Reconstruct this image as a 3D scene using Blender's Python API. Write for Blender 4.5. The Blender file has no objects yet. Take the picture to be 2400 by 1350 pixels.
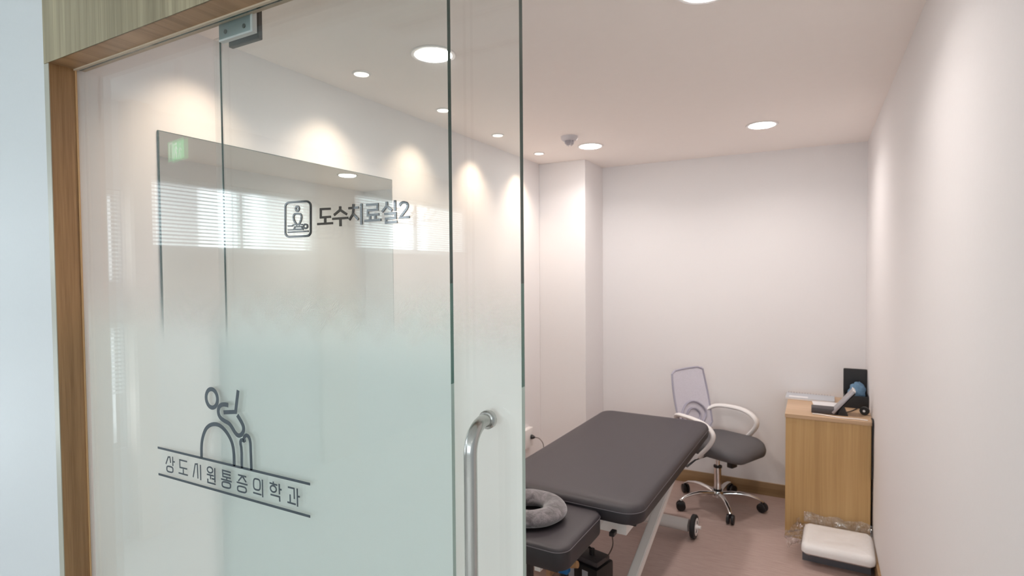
import bpy, bmesh, math, random
from mathutils import Vector, Matrix
random.seed(4)
PI = math.pi
SC = bpy.context.scene
COL = SC.collection

# ------------------------------------------------------------------ camera, world, exposure
cam_data = bpy.data.cameras.new('camera')
cam = bpy.data.objects.new('camera', cam_data)
COL.objects.link(cam)
R_ = Vector((0.87911474, 0.47654594, -0.00782617))
U_ = Vector((-0.00682508, 0.02900606, 0.99955593))
F_ = Vector((-0.47656133, 0.87867094, -0.02875212))
cam.matrix_world = Matrix(((R_.x, U_.x, -F_.x, 0), (R_.y, U_.y, -F_.y, 0), (R_.z, U_.z, -F_.z, 1.58), (0, 0, 0, 1)))
cam_data.sensor_width = 36
cam_data.lens = 1306.613 * 36 / 2400
cam_data.clip_start = 0.02
cam_data.dof.use_dof = True
cam_data.dof.focus_distance = 1.35
cam_data.dof.aperture_fstop = 5.0
SC.camera = cam

world = bpy.data.worlds.new('daylight'); SC.world = world
world.use_nodes = True
wb = world.node_tree.nodes['Background']
wb.inputs['Color'].default_value = (0.84, 0.93, 1.0, 1)
wb.inputs['Strength'].default_value = 3.8

SC.view_settings.view_transform = 'Standard'
SC.view_settings.look = 'None'
SC.view_settings.exposure = 0.08
SC.view_settings.gamma = 1.0
SC.view_settings.use_curve_mapping = False
SC.cycles.transparent_max_bounces = 24
SC.cycles.max_bounces = 16
SC.cycles.diffuse_bounces = 12
SC.cycles.glossy_bounces = 5
SC.cycles.sample_clamp_indirect = 4.0
SC.cycles.use_denoising = True
SC.cycles.caustics_reflective = False
SC.cycles.caustics_refractive = False

# lamp powers (each lamp is made with its fitting further down)
P_DOWN = 4.3        # large ceiling downlights of the treatment room
P_SPOT = 3.1        # small warm wall washers
P_CORR = 3.5        # unseen downlights added to brighten the corridor
P_DAY = 26.0        # daylight entering through each corridor window, W per square metre
P_WEST = 0.62         # share of it for the high windows along the corridor's left wall
P_END_FILL = 0.36          # share for the unseen windows added behind the camera as frontal fill
C_DOWN = (1.0, 0.93, 0.885)
C_SPOT = (1.0, 0.78, 0.58)
C_CORR = (1.0, 0.97, 0.92)
C_DAY = (0.84, 0.92, 1.0)

# ------------------------------------------------------------------ the plan of the place (metres)
XL, XR, YB, YC, XC, ZC = -1.855, 0.296, 4.254, 3.867, -1.482, 2.40
XS = -1.871                                # left edge of the wood frame
YF, YG, ZH = 0.755, 0.820, 2.163          # fascia plane, front of the fixed pane, head of the opening
CX0, CX1, CY0, CZ = -3.6, 2.4, -4.5, 2.60  # corridor

# ------------------------------------------------------------------ materials
def nt(name):
    m = bpy.data.materials.new(name); m.use_nodes = True
    n = m.node_tree.nodes; l = m.node_tree.links
    b = n['Principled BSDF']
    return m, n, l, b

def plain(name, col, rough=0.5, metal=0.0, bump=0.0, bscale=200.0, var=0.0, spec=0.5, coat=0.0):
    m, n, l, b = nt(name)
    b.inputs['Base Color'].default_value = (*col, 1)
    b.inputs['Roughness'].default_value = rough
    b.inputs['Metallic'].default_value = metal
    b.inputs['Specular IOR Level'].default_value = spec
    b.inputs['Coat Weight'].default_value = coat
    tc = n.new('ShaderNodeTexCoord'); nz = n.new('ShaderNodeTexNoise')
    nz.inputs['Scale'].default_value = bscale; nz.inputs['Detail'].default_value = 4
    l.new(tc.outputs['Object'], nz.inputs['Vector'])
    if bump:
        bp = n.new('ShaderNodeBump'); bp.inputs['Strength'].default_value = bump; bp.inputs['Distance'].default_value = 0.002
        l.new(nz.outputs['Fac'], bp.inputs['Height']); l.new(bp.outputs['Normal'], b.inputs['Normal'])
    if var:
        mx = n.new('ShaderNodeMix'); mx.data_type = 'RGBA'; mx.inputs[0].default_value = 0.5
        mx.inputs[6].default_value = (*[c * (1 - var) for c in col], 1)
        mx.inputs[7].default_value = (*[min(1, c * (1 + var)) for c in col], 1)
        l.new(nz.outputs['Fac'], mx.inputs[0]); l.new(mx.outputs[2], b.inputs['Base Color'])
    return m

def wood(name, dark, mid, light, axis='Z', scale=1.0, rough=0.45, seed=0.0, lo=0.40, hi=0.61):
    """laminate: long streaks along one axis, with broad bands and slow cathedral waves"""
    m, n, l, b = nt(name)
    tc = n.new('ShaderNodeTexCoord'); mp = n.new('ShaderNodeMapping')
    s = {'X': (1.1, 45, 45), 'Y': (45, 1.1, 45), 'Z': (45, 45, 1.1)}[axis]
    mp.inputs['Scale'].default_value = [v * scale for v in s]
    mp.inputs['Location'].default_value = (seed, seed * 1.7, seed * 0.3)
    l.new(tc.outputs['Object'], mp.inputs['Vector'])
    nz = n.new('ShaderNodeTexNoise'); nz.inputs['Scale'].default_value = 1.0; nz.inputs['Detail'].default_value = 6; nz.inputs['Roughness'].default_value = 0.6
    nz.inputs['Distortion'].default_value = 0.25
    l.new(mp.outputs[0], nz.inputs['Vector'])
    fine = n.new('ShaderNodeTexNoise'); fine.inputs['Scale'].default_value = 3.8; fine.inputs['Detail'].default_value = 3
    l.new(mp.outputs[0], fine.inputs['Vector'])
    mp2 = n.new('ShaderNodeMapping')
    s2 = {'X': (0.7, 9, 9), 'Y': (9, 0.7, 9), 'Z': (9, 9, 0.7)}[axis]
    mp2.inputs['Scale'].default_value = [v * scale for v in s2]; mp2.inputs['Location'].default_value = (seed + 3, seed, seed)
    l.new(tc.outputs['Object'], mp2.inputs['Vector'])
    broad = n.new('ShaderNodeTexNoise'); broad.inputs['Scale'].default_value = 1.0; broad.inputs['Detail'].default_value = 2
    l.new(mp2.outputs[0], broad.inputs['Vector'])
    a1 = n.new('ShaderNodeMath'); a1.operation = 'MULTIPLY_ADD'; a1.inputs[1].default_value = 0.45
    l.new(nz.outputs['Fac'], a1.inputs[0])
    a2 = n.new('ShaderNodeMath'); a2.operation = 'MULTIPLY_ADD'; a2.inputs[1].default_value = 0.35
    l.new(broad.outputs['Fac'], a2.inputs[0])
    a3 = n.new('ShaderNodeMath'); a3.operation = 'MULTIPLY'; a3.inputs[1].default_value = 0.2
    l.new(fine.outputs['Fac'], a3.inputs[0]); l.new(a3.outputs[0], a2.inputs[2]); l.new(a2.outputs[0], a1.inputs[2])
    r = n.new('ShaderNodeValToRGB')
    r.color_ramp.elements[0].position = lo; r.color_ramp.elements[0].color = (*dark, 1)
    r.color_ramp.elements[1].position = hi; r.color_ramp.elements[1].color = (*light, 1)
    e = r.color_ramp.elements.new(0.5); e.color = (*mid, 1)
    l.new(a1.outputs[0], r.inputs['Fac']); l.new(r.outputs['Color'], b.inputs['Base Color'])
    b.inputs['Roughness'].default_value = rough
    bp = n.new('ShaderNodeBump'); bp.inputs['Strength'].default_value = 0.15; bp.inputs['Distance'].default_value = 0.001
    l.new(a1.outputs[0], bp.inputs['Height']); l.new(bp.outputs['Normal'], b.inputs['Normal'])
    return m

def clear(name, tint, base=0.045, rough=0.0):
    """glass or film faces: straight-through tint plus a Schlick mirror coat"""
    m = bpy.data.materials.new(name); m.use_nodes = True
    n = m.node_tree.nodes; l = m.node_tree.links; n.clear()
    o = n.new('ShaderNodeOutputMaterial'); t = n.new('ShaderNodeBsdfTransparent'); g = n.new('ShaderNodeBsdfGlossy'); mx = n.new('ShaderNodeMixShader')
    t.inputs['Color'].default_value = (*tint, 1); g.inputs['Roughness'].default_value = rough
    lw = n.new('ShaderNodeLayerWeight'); lw.inputs['Blend'].default_value = 0.5
    pw = n.new('ShaderNodeMath'); pw.operation = 'POWER'; pw.inputs[1].default_value = 5
    ma = n.new('ShaderNodeMath'); ma.operation = 'MULTIPLY_ADD'; ma.inputs[1].default_value = 1 - base; ma.inputs[2].default_value = base
    l.new(lw.outputs['Facing'], pw.inputs[0]); l.new(pw.outputs[0], ma.inputs[0]); l.new(ma.outputs[0], mx.inputs[0])
    l.new(t.outputs[0], mx.inputs[1]); l.new(g.outputs[0], mx.inputs[2]); l.new(mx.outputs[0], o.inputs['Surface'])
    return m

def emit(name, col, strength):
    m, n, l, b = nt(name)
    b.inputs['Base Color'].default_value = (0.8, 0.8, 0.8, 1)
    b.inputs['Emission Color'].default_value = (*col, 1)
    b.inputs['Emission Strength'].default_value = strength
    return m

def frost(name, z_top, z_full):
    """sandblast-look film: staggered dots that grow together downwards (world position, so it stays on the pane)"""
    m = bpy.data.materials.new(name); m.use_nodes = True
    n = m.node_tree.nodes; l = m.node_tree.links; n.clear()
    def math_(op, a, b=None, c=None):
        k = n.new('ShaderNodeMath'); k.operation = op
        for i, v in enumerate((a, b, c)):
            if v is None: continue
            if isinstance(v, (int, float)): k.inputs[i].default_value = v
            else: l.new(v, k.inputs[i])
        return k.outputs[0]
    tc = n.new('ShaderNodeTexCoord'); sp = n.new('ShaderNodeSeparateXYZ')
    l.new(tc.outputs['Object'], sp.inputs[0])
    P = 0.0024
    u = math_('DIVIDE', sp.outputs['X'], P); v = math_('DIVIDE', sp.outputs['Z'], P)
    # rotate the grid 45 degrees so the rows are staggered
    a = math_('MULTIPLY', math_('ADD', u, v), 0.7071); b_ = math_('MULTIPLY', math_('SUBTRACT', u, v), 0.7071)
    fa = math_('SUBTRACT', math_('FRACT', a), 0.5); fb = math_('SUBTRACT', math_('FRACT', b_), 0.5)
    r = math_('SQRT', math_('ADD', math_('MULTIPLY', fa, fa), math_('MULTIPLY', fb, fb)))
    # the clear hole in each cell shrinks downwards: hole radius 0.75 (no film) to 0 (solid film)
    t = n.new('ShaderNodeMapRange'); t.inputs['From Min'].default_value = z_full; t.inputs['From Max'].default_value = z_top
    t.inputs['To Min'].default_value = 0.0; t.inputs['To Max'].default_value = 1.0
    l.new(sp.outputs['Z'], t.inputs['Value'])
    dot = math_('MULTIPLY', math_('SUBTRACT', 1.0, t.outputs[0]), 0.74)     # dot radius
    mask = math_('LESS_THAN', r, dot)
    d = n.new('ShaderNodeBsdfDiffuse'); tr = n.new('ShaderNodeBsdfTranslucent'); tp = n.new('ShaderNodeBsdfTransparent')
    d.inputs['Color'].default_value = (0.80, 0.86, 0.85, 1); tr.inputs['Color'].default_value = (0.90, 0.95, 0.94, 1)
    mx = n.new('ShaderNodeMixShader'); mx.inputs[0].default_value = 0.55
    l.new(d.outputs[0], mx.inputs[1]); l.new(tr.outputs[0], mx.inputs[2])
    m2 = n.new('ShaderNodeMixShader'); l.new(math_('MULTIPLY', mask, 0.965), m2.inputs[0]); l.new(tp.outputs[0], m2.inputs[1]); l.new(mx.outputs[0], m2.inputs[2])
    o = n.new('ShaderNodeOutputMaterial'); l.new(m2.outputs[0], o.inputs['Surface'])
    return m

def floor_mat():
    m, n, l, b = nt('vinyl_floor')
    tc = n.new('ShaderNodeTexCoord'); mp = n.new('ShaderNodeMapping'); mp.inputs['Scale'].default_value = (7, 60, 1)
    mp.inputs['Rotation'].default_value = (0, 0, 0.12)
    l.new(tc.outputs['Object'], mp.inputs['Vector'])
    nz = n.new('ShaderNodeTexNoise'); nz.inputs['Scale'].default_value = 1.6; nz.inputs['Detail'].default_value = 7; nz.inputs['Roughness'].default_value = 0.65
    l.new(mp.outputs[0], nz.inputs['Vector'])
    n2 = n.new('ShaderNodeTexNoise'); n2.inputs['Scale'].default_value = 260; l.new(tc.outputs['Object'], n2.inputs['Vector'])
    mxf = n.new('ShaderNodeMath'); mxf.operation = 'MULTIPLY_ADD'; mxf.inputs[1].default_value = 0.25
    l.new(n2.outputs['Fac'], mxf.inputs[0]); l.new(nz.outputs['Fac'], mxf.inputs[2])
    r = n.new('ShaderNodeValToRGB')
    r.color_ramp.elements[0].position = 0.42; r.color_ramp.elements[0].color = (0.40, 0.285, 0.25, 1)
    r.color_ramp.elements[1].position = 0.82; r.color_ramp.elements[1].color = (0.52, 0.40, 0.36, 1)
    l.new(mxf.outputs[0], r.inputs['Fac']); l.new(r.outputs['Color'], b.inputs['Base Color'])
    b.inputs['Roughness'].default_value = 0.42
    return m

def fur():
    m, n, l, b = nt('grey_plush')
    tc = n.new('ShaderNodeTexCoord')
    a = n.new('ShaderNodeTexNoise'); a.inputs['Scale'].default_value = 22; a.inputs['Detail'].default_value = 6; a.inputs['Distortion'].default_value = 1.2
    l.new(tc.outputs['Object'], a.inputs['Vector'])
    c = n.new('ShaderNodeTexNoise'); c.inputs['Scale'].default_value = 260; c.inputs['Detail'].default_value = 4
    l.new(tc.outputs['Object'], c.inputs['Vector'])
    r = n.new('ShaderNodeValToRGB')
    r.color_ramp.elements[0].position = 0.35; r.color_ramp.elements[0].color = (0.075, 0.066, 0.070, 1)
    r.color_ramp.elements[1].position = 0.68; r.color_ramp.elements[1].color = (0.23, 0.205, 0.215, 1)
    ad = n.new('ShaderNodeMath'); ad.operation = 'MULTIPLY_ADD'; ad.inputs[1].default_value = 0.35
    sb = n.new('ShaderNodeMath'); sb.operation = 'SUBTRACT'; sb.inputs[1].default_value = 0.17
    l.new(c.outputs['Fac'], ad.inputs[0]); l.new(a.outputs['Fac'], sb.inputs[0]); l.new(sb.outputs[0], ad.inputs[2])
    l.new(ad.outputs[0], r.inputs['Fac']); l.new(r.outputs['Color'], b.inputs['Base Color'])
    b.inputs['Roughness'].default_value = 0.95; b.inputs['Sheen Weight'].default_value = 0.6
    bp = n.new('ShaderNodeBump'); bp.inputs['Strength'].default_value = 0.8; bp.inputs['Distance'].default_value = 0.004
    l.new(ad.outputs[0], bp.inputs['Height']); l.new(bp.outputs['Normal'], b.inputs['Normal'])
    return m

def mesh_cloth(name, col, alpha):
    m, n, l, b = nt(name)
    b.inputs['Base Color'].default_value = (*col, 1); b.inputs['Roughness'].default_value = 0.7
    o = n['Material Output']; tp = n.new('ShaderNodeBsdfTransparent'); mx = n.new('ShaderNodeMixShader')
    tc = n.new('ShaderNodeTexCoord'); vo = n.new('ShaderNodeTexVoronoi'); vo.inputs['Scale'].default_value = 420
    l.new(tc.outputs['Object'], vo.inputs['Vector'])
    mr = n.new('ShaderNodeMapRange'); mr.inputs['From Min'].default_value = 0.1; mr.inputs['From Max'].default_value = 0.6
    mr.inputs['To Min'].default_value = alpha - 0.12; mr.inputs['To Max'].default_value = alpha + 0.12
    l.new(vo.outputs['Distance'], mr.inputs['Value']); l.new(mr.outputs[0], mx.inputs[0])
    l.new(tp.outputs[0], mx.inputs[1]); l.new(b.outputs[0], mx.inputs[2]); l.new(mx.outputs[0], o.inputs['Surface'])
    return m

M = {}
M['wall'] = plain('painted_wall', (0.79, 0.77, 0.772), 0.75, bump=0.05, bscale=90, var=0.012)
M['ceil'] = plain('painted_ceiling', (0.96, 0.90, 0.86), 0.85, var=0.01, bscale=20)
M['cwall'] = plain('corridor_paint', (0.60, 0.612, 0.625), 0.6, bump=0.04, bscale=120, var=0.015)
M['cwall_warm'] = plain('corridor_warm_panel', (0.66, 0.56, 0.48), 0.55)
M['floor'] = floor_mat()
M['fascia'] = wood('laminate_olive_oak', (0.19, 0.152, 0.088), (0.285, 0.235, 0.145), (0.40, 0.335, 0.21), 'Z', 1.0, 0.4, 2.0)
M['soffit'] = wood('laminate_oak_across', (0.25, 0.140, 0.065), (0.33, 0.19, 0.095), (0.40, 0.24, 0.125), 'Y', 1.0, 0.4, 5.0)
M['jamb'] = wood('laminate_oak_upright', (0.25, 0.128, 0.052), (0.325, 0.175, 0.075), (0.40, 0.225, 0.105), 'Z', 2.2, 0.35, 7.0)
M['cab'] = wood('laminate_cabinet', (0.40, 0.235, 0.09), (0.52, 0.325, 0.135), (0.62, 0.41, 0.19), 'Z', 0.8, 0.42, 9.0, 0.33, 0.70)
M['cabtop'] = wood('laminate_cabinet_top', (0.50, 0.33, 0.19), (0.56, 0.38, 0.235), (0.62, 0.43, 0.28), 'X', 0.6, 0.4, 1.0)
M['base'] = wood('laminate_skirting', (0.27, 0.165, 0.075), (0.33, 0.21, 0.105), (0.39, 0.26, 0.14), 'X', 1.0, 0.45, 4.0)
M['glass'] = clear('clear_glass', (0.982, 0.994, 0.987))
M['edge'] = plain('glass_edge', (0.012, 0.050, 0.040), 0.12, spec=0.8)
M['seal'] = clear('clear_plastic_seal', (0.975, 0.98, 0.975), base=0.07, rough=0.05)
M['frost'] = frost('frosted_film', 1.60, 1.37)
M['vinyl'] = plain('charcoal_vinyl', (0.040, 0.055, 0.068), 0.45)
M['sign'] = plain('black_gloss_acrylic', (0.016, 0.016, 0.015), 0.03, spec=0.9, coat=0.15)
M['edge_glow_mid'] = plain('glass_edge_glow_mid', (0.06, 0.16, 0.13), 0.2, spec=0.8)  # teal paints in the light that the dots scatter into the edge
M['edge_glow_low'] = plain('glass_edge_glow_low', (0.42, 0.52, 0.47), 0.3)  # pale green paints in the edge glow beside the solid film
M['steel'] = plain('brushed_steel', (0.50, 0.49, 0.47), 0.2, 1.0)
M['alu'] = plain('white_aluminium', (0.66, 0.68, 0.68), 0.35, 0.3)
M['clamp'] = plain('grey_clamp_plate', (0.27, 0.33, 0.33), 0.3, 0.5)
M['bolt'] = plain('dark_bolt_cap', (0.10, 0.12, 0.12), 0.4, 0.3)
M['black'] = plain('black_plastic', (0.012, 0.011, 0.012), 0.4)
M['rubber'] = plain('black_rubber', (0.015, 0.013, 0.014), 0.65)
M['channel'] = plain('beige_channel', (0.52, 0.42, 0.31), 0.4)
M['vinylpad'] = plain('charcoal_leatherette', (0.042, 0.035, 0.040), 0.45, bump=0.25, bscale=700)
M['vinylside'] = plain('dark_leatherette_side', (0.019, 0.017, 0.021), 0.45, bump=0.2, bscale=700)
M['piping'] = plain('grey_stitching', (0.11, 0.10, 0.11), 0.5)
M['white'] = plain('white_painted_steel', (0.72, 0.70, 0.68), 0.35)
M['whitepl'] = plain('white_plastic', (0.80, 0.78, 0.77), 0.35)
M['chrome'] = plain('chrome', (0.78, 0.77, 0.76), 0.06, 1.0)
M['seat'] = plain('grey_seat_fabric', (0.105, 0.10, 0.105), 0.8, bump=0.3, bscale=900, var=0.1)
M['meshcloth'] = mesh_cloth('pale_mesh_back', (0.70, 0.69, 0.80), 0.70)
M['lumbar'] = plain('lilac_grey_plastic', (0.38, 0.37, 0.45), 0.5)
M['plush'] = fur()
M['paper'] = plain('white_paper', (0.80, 0.79, 0.80), 0.7)
M['greypaper'] = plain('printed_grey', (0.52, 0.54, 0.58), 0.7)
M['silver'] = plain('silver_plastic', (0.40, 0.38, 0.40), 0.35, 0.4)
M['darkgrey'] = plain('dark_grey_plastic', (0.060, 0.052, 0.055), 0.5)
M['blue'] = plain('blue_cloth', (0.13, 0.24, 0.36), 0.85, bump=0.4, bscale=60, var=0.25)
M['towel'] = plain('white_towelling', (0.90, 0.89, 0.88), 0.8, bump=0.8, bscale=14)
M['tray'] = plain('grey_tray', (0.13, 0.13, 0.15), 0.5)
M['wrap_tight'] = clear('tight_plastic_wrap', (0.985, 0.98, 0.98), base=0.05, rough=0.04)
M['wrap'] = clear('crinkled_plastic_wrap', (0.94, 0.93, 0.93), base=0.24, rough=0.07)
for _w in ('wrap', 'wrap_tight'):
    nn = M[_w].node_tree.nodes; ll = M[_w].node_tree.links
    _t = nn.new('ShaderNodeTexCoord'); _v = nn.new('ShaderNodeTexNoise'); _v.inputs['Scale'].default_value = 26; _v.inputs['Detail'].default_value = 3; _v.inputs['Distortion'].default_value = 1.5
    _b = nn.new('ShaderNodeBump'); _b.inputs['Strength'].default_value = 1.0; _b.inputs['Distance'].default_value = 0.02
    ll.new(_t.outputs['Object'], _v.inputs['Vector']); ll.new(_v.outputs['Fac'], _b.inputs['Height'])
    ll.new(_b.outputs['Normal'], [q for q in nn if q.type == 'BSDF_GLOSSY'][0].inputs['Normal'])
M['red'] = plain('red_print', (0.45, 0.05, 0.05), 0.6)
M['cable_white'] = plain('white_cable', (0.80, 0.75, 0.71), 0.5)
M['mirror'] = plain('mirror_silver', (0.86, 0.91, 0.875), 0.0, 1.0)
M['mirror_edge'] = plain('mirror_edge', (0.10, 0.14, 0.14), 0.2)
M['lamp'] = emit('downlight_diffuser', (1.0, 0.93, 0.89), 55.0)
M['spotlens'] = emit('warm_spot_lens', (1.0, 0.90, 0.76), 7.0)
M['exit'] = emit('exit_green', (0.10, 0.85, 0.30), 2.6)
M['exitw'] = emit('exit_white', (0.85, 1.0, 0.88), 3.0)
M['blind'] = plain('white_blind_slat', (0.82, 0.85, 0.86), 0.5)
_n = M['blind'].node_tree.nodes; _l = M['blind'].node_tree.links
_tr = _n.new('ShaderNodeBsdfTranslucent'); _tr.inputs['Color'].default_value = (0.85, 0.90, 0.92, 1); _mx = _n.new('ShaderNodeMixShader'); _mx.inputs[0].default_value = 0.5
_l.new(_n['Principled BSDF'].outputs[0], _mx.inputs[1]); _l.new(_tr.outputs[0], _mx.inputs[2]); _l.new(_mx.outputs[0], _n['Material Output'].inputs['Surface'])
M['ochre'] = plain('tan_plastic', (0.55, 0.33, 0.16), 0.5)
M['bluepl'] = plain('bright_blue_plastic', (0.02, 0.20, 0.55), 0.35)
M['stool'] = wood('pale_beech', (0.60, 0.36, 0.20), (0.68, 0.43, 0.26), (0.74, 0.50, 0.31), 'X', 1.0, 0.45, 1.0)
M['dome'] = plain('grey_sensor_dome', (0.42, 0.40, 0.44), 0.25)
M['detector'] = plain('detector_plastic', (0.62, 0.60, 0.63), 0.4)

# ------------------------------------------------------------------ geometry helpers
def link(name, me, mat, parent=None, smooth=False):
    o = bpy.data.objects.new(name, me); COL.objects.link(o)
    if mat is not None:
        for mm in (mat if isinstance(mat, (list, tuple)) else [mat]): me.materials.append(mm)
    if smooth:
        for p in me.polygons: p.use_smooth = True
        try: me.set_sharp_from_angle(angle=math.radians(38))
        except Exception: pass
    if parent is not None: o.parent = parent
    return o

def obj(name, bm, mat, parent=None, smooth=False):
    bmesh.ops.recalc_face_normals(bm, faces=bm.faces)
    me = bpy.data.meshes.new(name); bm.to_mesh(me); bm.free()
    return link(name, me, mat, parent, smooth)

def thing(name, label, cat, loc=(0, 0, 0), rz=0, group=None, kind=None):
    o = bpy.data.objects.new(name, None); COL.objects.link(o)
    o.empty_display_size = 0.05
    o.location = loc; o.rotation_euler = (0, 0, rz)
    return tag(o, label, cat, group, kind)

def tag(o, label=None, cat=None, group=None, kind=None):
    if label: o['label'] = label
    if cat: o['category'] = cat
    if group: o['group'] = group
    if kind: o['kind'] = kind
    return o

def BM(): return bmesh.new()

def box(bm, x0, x1, y0, y1, z0, z1, bev=0.0, mi=0):
    r = bmesh.ops.create_cube(bm, size=1)
    vs = r['verts']
    for v in vs:
        v.co = Vector((x0 + (v.co.x + .5) * (x1 - x0), y0 + (v.co.y + .5) * (y1 - y0), z0 + (v.co.z + .5) * (z1 - z0)))
    fs = list({f for v in vs for f in v.link_faces})
    for f in fs: f.material_index = mi
    if bev:
        es = list({e for v in vs for e in v.link_edges})
        bmesh.ops.bevel(bm, geom=es, offset=bev, segments=2, affect='EDGES', profile=0.6)
    return vs

def B(name, x0, x1, y0, y1, z0, z1, mat, parent=None, bev=0.0, smooth=False):
    bm = BM(); box(bm, x0, x1, y0, y1, z0, z1, bev); return obj(name, bm, mat, parent, smooth)

def tube(bm, pts, r, seg=12, ry=None, up=None, closed=False, cap=True):
    """sweep an ellipse (r sideways, ry along 'up') along points; r may be a list"""
    pts = [Vector(p) for p in pts]; n = len(pts); rings = []
    T0 = None; N = None
    for i in range(n):
        if closed: t = (pts[(i + 1) % n] - pts[i - 1]).normalized()
        else: t = (pts[min(i + 1, n - 1)] - pts[max(i - 1, 0)]).normalized()
        if up is not None:
            Nn = Vector(up) - t * Vector(up).dot(t)
            N = Nn.normalized() if Nn.length > 1e-4 else N
        elif N is None:
            a = Vector((0, 0, 1)) if abs(t.z) < 0.9 else Vector((1, 0, 0))
            N = (a - t * a.dot(t)).normalized()
        else:
            N = (N - t * N.dot(t)).normalized()
        S = t.cross(N)
        rr = r[i] if isinstance(r, (list, tuple)) else r
        rn = (ry[i] if isinstance(ry, (list, tuple)) else ry) if ry is not None else rr
        rings.append([bm.verts.new(pts[i] + S * math.cos(2 * PI * k / seg) * rr + N * math.sin(2 * PI * k / seg) * rn) for k in range(seg)])
    m = n if closed else n - 1
    for i in range(m):
        A, C = rings[i], rings[(i + 1) % n]
        for k in range(seg):
            bm.faces.new((A[k], A[(k + 1) % seg], C[(k + 1) % seg], C[k]))
    if cap and not closed:
        bm.faces.new(rings[0][::-1]); bm.faces.new(rings[-1])

def T(name, pts, r, mat, parent=None, seg=12, **k):
    bm = BM(); tube(bm, pts, r, seg, **k); return obj(name, bm, mat, parent, True)

def spline(pts, k=6):
    """Catmull-Rom through the points"""
    P = [Vector(p) for p in pts]; out = []
    for i in range(len(P) - 1):
        a = P[max(i - 1, 0)]; b = P[i]; c = P[i + 1]; d = P[min(i + 2, len(P) - 1)]
        for j in range(k):
            t = j / k
            out.append(0.5 * ((2 * b) + (c - a) * t + (2 * a - 5 * b + 4 * c - d) * t * t + (-a + 3 * b - 3 * c + d) * t ** 3))
    out.append(P[-1]); return out

def lathe(bm, prof, c=(0, 0, 0), axis='Z', seg=28, mi=0):
    rings = []
    for (r, h) in prof:
        ring = []
        for k in range(seg):
            a = 2 * PI * k / seg; u, v = r * math.cos(a), r * math.sin(a)
            co = {'Z': (u, v, h), 'X': (h, u, v), 'Y': (u, h, v)}[axis]
            ring.append(bm.verts.new(Vector(co) + Vector(c)))
        rings.append(ring)
    for A, C in zip(rings, rings[1:]):
        for k in range(seg):
            f = bm.faces.new((A[k], A[(k + 1) % seg], C[(k + 1) % seg], C[k])); f.material_index = mi
    for ring in (rings[0], rings[-1]):
        f = bm.faces.new(ring); f.material_index = mi

def LA(name, prof, mat, parent=None, c=(0, 0, 0), axis='Z', seg=28):
    bm = BM(); lathe(bm, prof, c, axis, seg); return obj(name, bm, mat, parent, True)

def rr_outline(w, l, r, n=6):
    r = max(r, 1e-4); o = []
    for cx, cy, a0 in ((w / 2 - r, l / 2 - r, 0), (-w / 2 + r, l / 2 - r, 90), (-w / 2 + r, -l / 2 + r, 180), (w / 2 - r, -l / 2 + r, 270)):
        for k in range(n + 1):
            a = math.radians(a0 + 90 * k / n); o.append((cx + r * math.cos(a), cy + r * math.sin(a)))
    return o

def slab(bm, cx, cy, w, l, rc, prof, n=6, warp=None, mi=None):
    """rounded-rectangle slab; prof = [(inset, z), ...] from the bottom up"""
    rings = []
    for ins, z in prof:
        ring = []
        for x, y in rr_outline(w - 2 * ins, l - 2 * ins, max(rc - ins, 0.004), n):
            p = Vector((cx + x, cy + y, z))
            if warp: p = warp(p)
            ring.append(bm.verts.new(p))
        rings.append(ring)
    m = len(rings[0])
    for i, (A, C) in enumerate(zip(rings, rings[1:])):
        for k in range(m):
            f = bm.faces.new((A[k], A[(k + 1) % m], C[(k + 1) % m], C[k]))
            if mi: f.material_index = mi[i]
    f1 = bm.faces.new(rings[0][::-1]); f2 = bm.faces.new(rings[-1])
    if mi: f1.material_index = mi[0]; f2.material_index = mi[-1]

def stroke(bm, pts, closed, w, y_back, y_front):
    """flat lettering stroke in the x-z plane, extruded from y_back to y_front"""
    P = [Vector((a, b)) for a, b in pts]; n = len(P); Lf, Rt = [], []
    for i in range(n):
        if closed: a, c = P[i - 1], P[(i + 1) % n]
        else: a, c = P[max(i - 1, 0)], P[min(i + 1, n - 1)]
        d1 = (P[i] - a).normalized() if (P[i] - a).length > 1e-9 else None
        d2 = (c - P[i]).normalized() if (c - P[i]).length > 1e-9 else None
        d1 = d1 or d2; d2 = d2 or d1
        n1 = Vector((-d1.y, d1.x)); n2 = Vector((-d2.y, d2.x)); s = (n1 + n2)
        s = s.normalized() if s.length > 1e-6 else n1
        k = min(1 / max(s.dot(n1), 0.45), 2.0) * w / 2
        Lf.append(P[i] + s * k); Rt.append(P[i] - s * k)
    vs = []
    for i in range(n):
        vs.append([bm.verts.new((q.x, y, q.y)) for q, y in ((Lf[i], y_front), (Rt[i], y_front), (Rt[i], y_back), (Lf[i], y_back))])
    m = n if closed else n - 1
    for i in range(m):
        A, C = vs[i], vs[(i + 1) % n]
        for k in range(4): bm.faces.new((A[k], A[(k + 1) % 4], C[(k + 1) % 4], C[k]))
    if not closed:
        bm.faces.new(vs[0][::-1]); bm.faces.new(vs[-1])

def strokes(name, group, yb, yf, mat, parent):
    bm = BM()
    for i, (pts, closed, w) in enumerate(group): stroke(bm, pts, closed, w, yb, yf - 0.00006 * i)
    return obj(name, bm, mat, parent)

def copy_tree(o, parent=None):
    c = o.copy(); COL.objects.link(c); c.parent = parent
    for ch in list(o.children): copy_tree(ch, c)
    return c

def struct(name, bm, mat, parent=None, smooth=False):
    o = obj(name, bm, mat, parent, smooth)
    if parent is None: o['kind'] = 'structure'
    return o

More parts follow.
